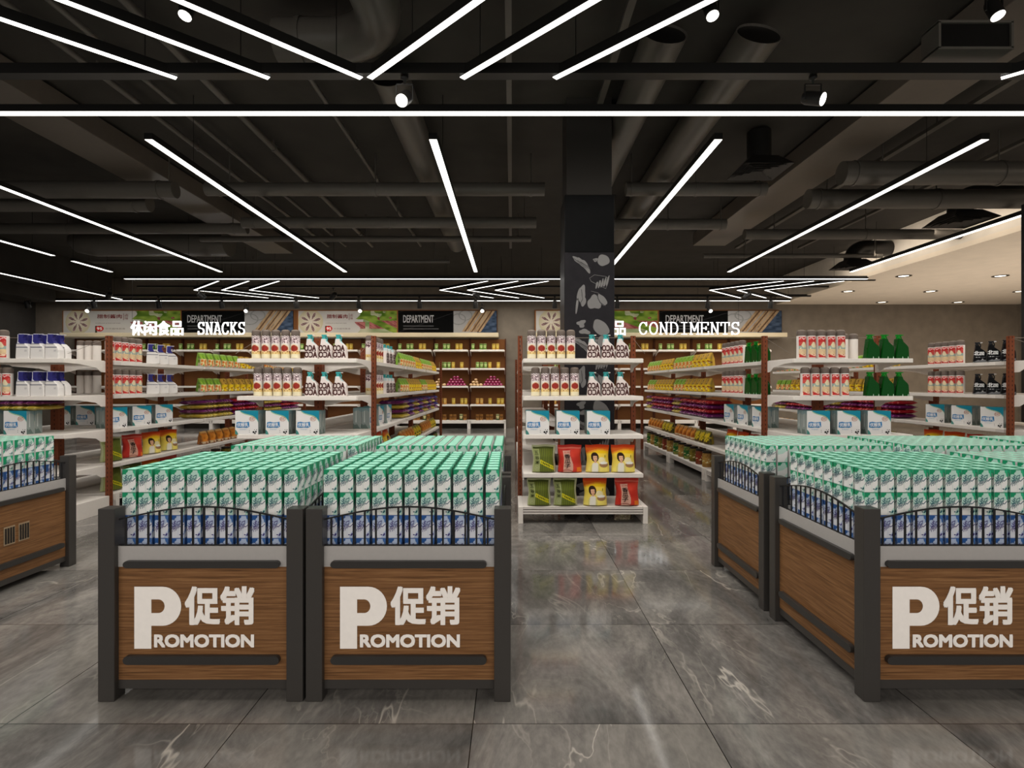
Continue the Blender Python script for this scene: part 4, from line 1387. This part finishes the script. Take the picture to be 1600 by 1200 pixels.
def side_stock(gn, sg, can, bottle, stacks, nm):
    """goods facing the aisle on side sg of a run: mixed display in the first bay, packed snacks in the other two"""
    cx = GX[gn]
    rz = math.radians({'far left': 66, 'left': 87, 'right': 80, 'far right': 68}[gn]) * sg
    X = lambda d: cx + sg * (.63 - d)
    P = lambda kd, y, z, d, txt, grp: place(kd, (X(d), y, z + G_), PI / 2 * sg * .95 + RN.uniform(-.05, .05) if kd[0] in 'pl' else math.radians(32) * sg if kd in ('bot_navy', 'bot_black') else rz, f'{DESC[kd]}, {txt}, {nm}', grp)
    first_can = 6.62 if gn in ('far left', 'left') else 7.32
    first_bot = {'far left': 7.42, 'left': 7.42, 'right': 6.68, 'far right': 6.62}[gn]
    for l in (0, 1):
        for i in range(5): P(can, first_can + i * (.125 if gn != 'right' else .145), LV[l], .06, f'{ORD[i + 1]} from near end, {SHN[l]}', 'spray cans on the aisle sides')
        for i in range(3): P(bottle, first_bot + i * .2, LV[l], .06, f'{ORD[i + 1]} from near end, {SHN[l]}', 'trigger bottles on the aisle sides')
    for i in range(3): 
        P('carton', 6.77 + i * .46 + (.1 if gn in ('right', 'far right') else 0), LV[2], .11, f'{ORD[i + 1]} from near end, {SHN[2]}', 'milk cartons on the aisle sides')
        P('carton', 6.77 + i * .46 + (.1 if gn in ('right', 'far right') else 0) + .1 * math.cos(rz), LV[2], .11 + .1 * abs(math.sin(rz)), f'behind the {ORD[i + 1]}, {SHN[2]}', 'milk cartons on the aisle sides')
    order = ('rg', 'rr', 'ry', 'ry')
    for i, kd in enumerate(order):
        P(kd, 6.8 + i * .38, LV[3], .17, f'{ORD[i + 1]} from near end, {SHN[3]}', 'bags on the aisle sides')
        P(('rg', 'rg', 'ry', 'rr')[i], 6.8 + i * .38, ZBASE, .17, f'{ORD[i + 1]} from near end, {SHN[4]}', 'bags on the aisle sides')
    for b in (1, 2):
        y0 = 6.53 + 2 * b
        bn = ['', 'middle bay', 'far bay'][b]
        for l, seq in ((0, 'gggggyyyy'), (1, 'gggyyyyyy')):
            if gn in ('right', 'far right'): seq = seq[::-1]
            if gn in ('far left', 'left') and l == 0: seq = 'ggggggyyy'
            for i, c in enumerate(seq):
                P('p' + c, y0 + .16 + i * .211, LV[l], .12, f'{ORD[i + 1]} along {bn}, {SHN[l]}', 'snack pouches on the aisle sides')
        seq = 'bbbbbooo' if gn in ('far left', 'left') else 'ooobbbbb'
        for i, c in enumerate(seq):
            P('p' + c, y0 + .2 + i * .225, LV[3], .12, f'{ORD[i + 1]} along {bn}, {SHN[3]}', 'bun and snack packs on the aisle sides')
        cols = stacks if gn in ('far left', 'left') else stacks[::-1]
        for s in range(4):
            for k in range(4):
                kd = 'l' + cols[s][k % 2]
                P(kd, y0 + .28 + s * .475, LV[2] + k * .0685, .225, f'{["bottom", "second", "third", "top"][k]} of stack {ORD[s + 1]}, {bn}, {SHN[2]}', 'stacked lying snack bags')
        if gn in ('right', 'left') or b == 1:
            for i in range(6):
                P(('jt', 'jr', 'jo', 'jg', 'jt', 'jg', 'jo')[i], y0 + .2 + i * .315, ZBASE, .09, f'{ORD[i + 1]} along {bn}, {SHN[4]}', 'food jars on the base shelves')


side_stock('far left', 1, 'can_red', 'bot_navy', ('yp', 'yp', 'pr', 'pr'), 'far left run')
side_stock('left', 1, 'can_cocoa', 'bot_cocoa', ('yp', 'pb', 'yp', 'pb'), 'left run')
side_stock('right', -1, 'can_red', 'bot_green', ('yp', 'pr', 'pr', 'pr'), 'right run')
side_stock('far right', -1, 'can_red', 'bot_black', ('yp', 'pr', 'pr', 'pr'), 'far right run')

# ------------------------------------------------------------------ shelving along the back wall
WLV = [2.58, 1.976, 1.394, .79, .27]
PANEL = lin((116, 74, 40))


def wall_unit(x0, w, label):
    root = thing('wall_shelf_unit', label, 'shelving', (x0, YW, 0), 0, 'wall shelving along the back')
    m = MB(); m.box(.0, w, -.06, -.02, .12, 2.95, PANEL); m.build('back_panel', 'matte', root)
    for x in (.0, w - .03):
        m = MB(); m.box(x, x + .03, -.12, -.06, 0, 2.97, lin((74, 38, 24))); m.build('upright', 'matte', root)
    for z in WLV[:4]:
        m = MB(); m.box(.045, w - .045, -.55, -.12, z - .06, z, WH, bevel=.006); sh = m.build('shelf', 'matte', root)
        for x in (.03, w - .045):
            m = MB(); m.prism([(-.55, z - .02), (-.55, z - .07), (-.4, z - .1), (-.25, z - .16), (-.12, z - .2), (-.12, z - .02)], x, x + .012, 'x', WH); m.build('bracket', 'matte', sh)
    m = MB(); m.box(.02, w - .02, -.6, -.12, .17, .27, WH, bevel=.008); ba = m.build('base_shelf', 'matte', root)
    for x in (.0, w - .05):
        m = MB(); m.box(x, x + .05, -.6, -.1, 0, .271, WH); m.build('foot', 'matte', ba)
    return root


LB = [(-.2 - 1.2 * (k + 1), 1.2) for k in range(12)]
RB = [(1.0 + 1.25 * k, 1.25) for k in range(6)]
ROWS = [(0, (('tg', .09), ('tg', .36), ('tg', .48), ('ty', .77), ('ty', .89))), (1, (('tg', .24), ('tg', .37), ('tg', .5), ('ty', .64), ('ty', .92))),
        (3, (('to', .24), ('to', .37), ('ty', .65), ('ty', .93), ('ty', 1.05))), (4, (('tb', .24), ('tb', .36), ('tb', .57), ('tb', .69), ('td', .9), ('tb', 1.02)))]
for side, bays in (('left', LB), ('right', RB)):
    for k, (x0, w) in enumerate(bays):
        nm = f'{ORD[k + 1]} wall bay {"left" if side == "left" else "right"} of the main aisle'
        wall_unit(x0, w - .004, f'brown and white wall shelf, {nm}')
        if side == 'left' and k > 9: continue
        for r, items in ROWS:
            if r and not (side == 'left' and k < 3 or side == 'right' and k < 1): continue
            for i, (kd, x) in enumerate(items):
                place(kd, (x0 + x + .03, YW - .42, WLV[r] + G_), 0, f'{DESC[kd]}, {ORD[i + 1]} along {["top", "second", "third", "fourth", "lowest"][r]} shelf, {nm}', 'tins on the wall shelves')
        if side == 'left' and k < 2 or side == 'right' and k == 0:
            n = 0
            for lay, cnt in enumerate((6, 5, 4, 2)):
                for i in range(cnt):
                    place('mm', (x0 + .50 + lay * .053 + (.05 if lay == 3 else 0) + i * .108, YW - .42, WLV[2] + G_ + lay * .081), 0, f'magenta sweet bag, {ORD[lay + 1]} layer, {ORD[i + 1]} along, {nm}', 'heaped sweet bags on the wall shelves')
            for lay, cnt in enumerate((4, 2, 1)):
                for i in range(cnt):
                    place('mc', (x0 + .055 + lay * .08 + i * .108, YW - .42, WLV[2] + G_ + lay * .081), 0, f'cream sweet bag, {ORD[lay + 1]} layer, {ORD[i + 1]} along, {nm}', 'heaped sweet bags on the wall shelves')

# cornice ledge and picture banners above the wall shelves
CRM = lin((184, 170, 142))
for nm, xa, xb in (('left', -14.7, -.44), ('right', .7, 8.95)):
    root = thing('cornice_ledge', f'cream lit ledge above the wall shelves {nm} of the main aisle', 'ledge', (0, YW, 0), 0, 'ledges under the banners')
    m = MB(); m.box(xa, xb, -.62, -.02, 2.985, 3.125, CRM, bevel=.012); m.build('ledge_board', 'matte', root)
    m = MB(); m.box(xa + .05, xb - .05, -.15, -.02, 3.126, 3.93, lin((96, 60, 32))); m.build('banner_backing', 'matte', root)


def food_art(a):
    def f(u, v):
        x, y = u * a, v
        bg = mixc(lin((176, 172, 166)), lin((190, 186, 180)), vn(u * 5, v * 3, 1))
        if u < .27:
            r, t = math.hypot(x - .125 * a, (y - .5)), math.atan2(y - .5, x - .125 * a)
            if r > .56: return bg + (1,)
            if r < .05: return lin((200, 188, 176))
            pet = abs(math.sin(t * 4 + .3))
            if .08 < r < .46 and pet > .80 + abs(r - .28) * .95: return lin((58, 36, 38)) if pet < .975 else lin((150, 120, 116))
            if .08 < r < .47 and pet > .62 + abs(r - .28) * 1.3: return lin((196, 176, 168))
            return mixc(lin((206, 198, 178)), lin((178, 168, 136)), r * 1.6) + (1,)
        if .255 < u < .29 and v < .32: return lin((70, 66, 50))
        if u > .57:
            t = vn(u * 16, v * 6, 4)
            edge = .60 + .03 * math.sin(v * 9)
            if u > edge:
                if v > .62 - .25 * (u - .6) and t > .2 + (.5 if v < .55 else 0) or (abs((v - .9) + (u - .6) * 2.1) < .14): return mixc(lin((58, 92, 22)), lin((140, 160, 66)), vn(u * 22, v * 10, 3)) + (1,)
                if .18 < v < .72 and (u > .72 or (u < .68 and v < .5)): return mixc(lin((104, 40, 44)), lin((176, 112, 106)), vn(u * 70 + v * 20, v * 12, 7)) + (1,)
                if v < .2 or u > .66: return mixc(lin((70, 110, 30)), lin((190, 186, 160)), vn(u * 9, v * 9, 2)) + (1,)
        return bg + (1,)
    return f


def dept_art(u, v):
    if u < .56:
        d = abs((v - u * 1.6) % .9 - .02)
        return lin((44, 43, 44)) if d < .012 else lin((12, 12, 12))
    t = (u - .56) / .44
    if abs(math.hypot((t - .12) * 1.5, v - .62) - .24) < .02 or abs(math.hypot((t - .28) * 1.5, v - .8) - .22) < .018: return lin((130, 128, 126))
    for c, w in ((.42, .075), (.58, .06), (.72, .07)):
        d = t - c - (v - .5) * .34
        if abs(d) < w and v > .1 - c * .1: return lin((96, 70, 48)) if abs(d) < w * .25 else mixc(lin((136, 108, 80)), lin((176, 150, 118)), vn(t * 20, v * 3, 2)) + (1,)
    if t > .72 + (v - .5) * .34 or (t > .55 and v < .4): return mixc(lin((36, 48, 66)), lin((78, 92, 112)), vn(t * 14, v * 14, 5)) + (1,)
    return mixc(lin((158, 156, 154)), lin((134, 132, 130)), t) + (1,)


def banner(kind, xa, xb, label):
    root = thing(kind + '_banner', label, 'banner', (xa, YW - .152, 3.15), 0, 'picture banners over the wall shelves')
    w, h = xb - xa, .75
    m = MB()
    fr = lin((120, 74, 34)) if kind == 'food' else lin((40, 30, 24))
    m.box(0, w, -.02, 0, 0, h, fr)
    m.build('banner_frame', 'matte', root)
    m = MB()
    b = .03 if kind == 'food' else .012
    mp = lambda e: (lambda u, v: (b + u * (w - 2 * b), -.021 - e, .012 + v * (h - .024)))
    art = food_art(w / h) if kind == 'food' else dept_art
    f = mp(0)
    m.grid(lambda u, v: f(u, v), int(54 * w / h), 54, lambda u, v: mixc(art(u, v), (0, 0, 0), .3) + (1,), smooth=False)
    F = mp(.002)
    if kind == 'food':
        ink, rd = lin((92, 28, 28)), lin((150, 24, 24))
        m.text('腊制酱肉', .29, .50, .66, .84, F, ink, .02)
        m.text('卤', .525, .555, .74, .86, F, ink); m.text('味', .525, .555, .6, .72, F, ink)
        m.stroke([(.515, .58), (.515, .88), (.565, .88)], .004, F, ink)
        m.text('traditional preserved meat', .275, .49, .40, .47, F, lin((96, 90, 88)))
        m.poly([(.31 + .035 * math.cos(k * PI / 12), .19 + .13 * math.sin(k * PI / 12)) for k in range(24)], F, rd)
        m.text('95', .288, .332, .13, .25, mp(.004), lin((214, 206, 200)), .02)
        m.text('中华酱味飘香', .36, .53, .15, .22, F, lin((96, 90, 88)))
    else:
        m.text('DEPARTMENT', .05, .36, .47, .80, F, lin((150, 148, 148)), .01)
        for v in (.29, .16): m.poly([(.05, v), (.36 + (.05 if v < .2 else 0), v), (.36 + (.05 if v < .2 else 0), v + .035), (.05, v + .035)], F, lin((74, 73, 74)))
    m.build('picture', 'poster', root)


K = 18.84 / 884
for kind, pa, pb, lab in (('food', 98, 284, 'first food banner with flower plate and meat, from the left'), ('department', 284, 459, 'first black lettered banner with clothes pegs, from the left'),
                          ('food', 465, 622, 'second food banner with flower plate and meat, from the left'), ('department', 622, 777, 'second black lettered banner with clothes pegs, from the left'),
                          ('food', 836, 1029, 'third food banner, partly behind the pillar'), ('department', 1030, 1222, 'third black lettered banner with clothes pegs, above the right wall shelves')):
    banner(kind, (pa - 800) * K, (pb - 800) * K - .01, lab)

# hanging letter signs, slab-serif capitals drawn as strokes
SER = .10


def arc_pts(cx, cy, rx, ry, a0, a1, n=14):
    return [(cx + rx * math.cos(math.radians(a0 + (a1 - a0) * i / n)), cy + ry * math.sin(math.radians(a0 + (a1 - a0) * i / n))) for i in range(n + 1)]


GLY = {
    'C': [arc_pts(.5, .5, .4, .46, 35, 325, 20), [(.83, .98), (.83, .70)], [(.83, .24), (.83, .3)]],
    'O': [arc_pts(.5, .5, .4, .46, 0, 360, 24)],
    'N': [[(.18, .04), (.18, .96)], [(.18, .96), (.8, .04)], [(.8, .04), (.8, .96)], [(.04, .96), (.26, .96)], [(.66, .96), (.96, .96)], [(.04, .04), (.34, .04)]],
    'D': [[(.2, .04), (.2, .96)], [(.05, .96), (.45, .96)] + arc_pts(.45, .5, .43, .46, 90, -90, 14) + [(.05, .04)]],
    'I': [[(.5, .04), (.5, .96)], [(.2, .96), (.8, .96)], [(.2, .04), (.8, .04)]],
    'M': [[(.14, .04), (.14, .96)], [(.14, .96), (.5, .3)], [(.5, .3), (.86, .96)], [(.86, .96), (.86, .04)], [(.0, .96), (.16, .96)], [(.84, .96), (1, .96)], [(.0, .04), (.3, .04)], [(.7, .04), (1, .04)]],
    'E': [[(.2, .04), (.2, .96)], [(.05, .96), (.86, .96), (.86, .76)], [(.2, .52), (.64, .52)], [(.64, .40), (.64, .64)], [(.05, .04), (.9, .04), (.9, .28)]],
    'T': [[(.5, .04), (.5, .96)], [(.08, .72), (.08, .96), (.92, .96), (.92, .72)], [(.28, .04), (.72, .04)]],
    'S': [arc_pts(.5, .73, .33, .23, 20, 250, 14) + arc_pts(.5, .27, .36, .23, 70, -160, 14), [(.82, .98), (.82, .72)], [(.14, .02), (.14, .28)]],
    'A': [[(.12, .04), (.46, .96)], [(.46, .96), (.54, .96)], [(.54, .96), (.88, .04)], [(.26, .34), (.74, .34)], [(.22, .96), (.5, .96)], [(0, .04), (.3, .04)], [(.7, .04), (1, .04)]],
    'K': [[(.2, .04), (.2, .96)], [(.24, .42), (.8, .96)], [(.42, .56), (.84, .04)], [(.04, .96), (.36, .96)], [(.62, .96), (.96, .96)], [(.04, .04), (.36, .04)], [(.68, .04), (1, .04)]],
}


def sign(name, label, Y, cjk, cj, word, wx):
    """cj, wx: (start, end) in metres; the letters hang from the light bar on two thin rods"""
    z0, z1 = 2.69, 3.01
    root = thing(name, label, 'sign', (cj[0], Y, z0), 0)
    m = MB()
    n = len(cjk)
    pit = (cj[1] - cj[0]) / n
    for i, ch in enumerate(cjk):
        for e in (0, -.03):
            m.text(ch, i * pit, i * pit + pit * .9, -.01, z1 - z0 + .02, (lambda u, v: (u, -e - .0, v)), W0, .014)
    m.build('chinese_characters', 'sign', root)
    m = MB()
    pw = (wx[1] - wx[0]) / len(word)
    for i, ch in enumerate(word):
        for st in GLY[ch]:
            for (xa, ya), (xb, yb) in zip(st, st[1:]):
                ox, H, W = wx[0] - cj[0] + i * pw, z1 - z0, pw * .92
                dx, dz = (xb - xa) * W, (yb - ya) * H
                L = math.hypot(dx, dz) or 1
                t = .027 if abs(dz) > abs(dx) * .6 else .019
                nx, nz = -dz / L * t / 2, dx / L * t / 2
                ex, ez = dx / L * .006, dz / L * .006
                p = [(ox + xa * W - ex + nx, ya * H - ez + nz), (ox + xa * W - ex - nx, ya * H - ez - nz), (ox + xb * W + ex - nx, yb * H + ez - nz), (ox + xb * W + ex + nx, yb * H + ez + nz)]
                m.prism(p, -.0, .03, 'y', W0)
    m.box(wx[0] - cj[0], wx[1] - cj[0], .031, .04, .10, .11, BLK, 1)
    m.build('capital_letters', ['sign', 'metal'], root)
    r = MB()
    for x in (.02, (wx[1] - cj[0]) - .05):
        r.tube([(x, .035, .12), (x, .035, ZB - z0 - .006)], .004, BLK, 6)
    r.build('hanging_rods', 'metal', root)


KS = 14.17 / 884
sign('snacks_sign', 'white letter sign reading SNACKS with Chinese characters, hanging before the left banners', 14.17, '休闲食品', ((204 - 800) * KS, (287.5 - 800) * KS), 'SNACKS', ((308 - 800) * KS, (384 - 800) * KS))
sign('condiments_sign', 'white letter sign reading CONDIMENTS hanging right of the pillar', 14.17, '调味品', ((916 - 800) * KS, (979.5 - 800) * KS), 'CONDIMENTS', ((998 - 800) * KS, (1158 - 800) * KS))

# ------------------------------------------------------------------ lamps, added fill lights, world light, camera
def area(name, loc, size, size_y, power, col=(255, 240, 220), rot=(0, 0, 0)):
    l = bpy.data.lights.new(name, 'AREA')
    l.shape = 'RECTANGLE'
    l.size, l.size_y, l.energy, l.color = size, size_y, power, lin(col)[:3]
    o = bpy.data.objects.new(name, l)
    COL.objects.link(o)
    o.location, o.rotation_euler = loc, rot
    o.visible_glossy = False
    return o


def spotl(name, loc, tgt, power, ang=50, col=(255, 226, 180)):
    l = bpy.data.lights.new(name, 'SPOT')
    l.energy, l.spot_size, l.spot_blend, l.color, l.shadow_soft_size = power, math.radians(ang), .8, lin(col)[:3], .05
    o = bpy.data.objects.new(name, l)
    COL.objects.link(o)
    o.location = loc
    o.rotation_euler = (Vector(tgt) - Vector(loc)).to_track_quat('-Z', 'Y').to_euler()


for x in (-13.2, -11.4, -8.9, -6.2, -3.4, -1.4, 2.4, 4.6, 7.4):
    spotl('banner_spot', (x, 17.3, 3.95), (x, 18.45, 3.1), 12, 50)
for x in (-4.5, 1, 6.5):
    area('back_wall_fill', (x, 17.0, 3.98), 4.5, .3, 18, rot=(math.radians(25), 0, 0))  # unseen fill lamps without fittings, brighten the back wall
for x in (11, 15):
    for y in (8, 15):
        area('downlight_lamp', (x, y, 4.05), .3, .3, 130, (255, 240, 220))
area('cream_ceiling_fill', (12, 12, .3), 6, 10, 190, (255, 240, 225), (PI, 0, 0))  # added lamp facing up, stands in for light bounced onto the cream ceiling
area('fascia_fill', (8.3, 9.0, 4.45), .12, 12, 46, (255, 240, 222), (0, math.radians(-78), math.radians(0)))  # added lamp without a fitting, brightens the fascia
area('front_fill', (-.5, -3.6, 2.6), 16, 3.0, 420, (255, 248, 240), (math.radians(78), 0, 0))  # added fill lamp behind the camera, brightens the fronts of the goods

w = bpy.data.worlds.new('World')
SC.world = w
w.use_nodes = True
w.node_tree.nodes['Background'].inputs['Color'].default_value = (.9, .93, 1, 1)
w.node_tree.nodes['Background'].inputs['Strength'].default_value = .2

cam = bpy.data.cameras.new('Camera')
cam.sensor_width = 36
cam.lens = 884 / 1600 * 36
cam.clip_start, cam.clip_end = .05, 100
co = bpy.data.objects.new('Camera', cam)
COL.objects.link(co)
co.location = (0, 0, 1.456)
co.rotation_euler = (PI / 2, 0, 0)
SC.camera = co

SC.view_settings.view_transform = 'Standard'
SC.view_settings.look = 'None'
SC.view_settings.exposure = .1
SC.cycles.use_denoising = True
SC.cycles.max_bounces = 6
SC.cycles.diffuse_bounces = 3
SC.cycles.glossy_bounces = 3
SC.cycles.caustics_reflective = False
SC.cycles.caustics_refractive = False
SC.cycles.sample_clamp_indirect = 4
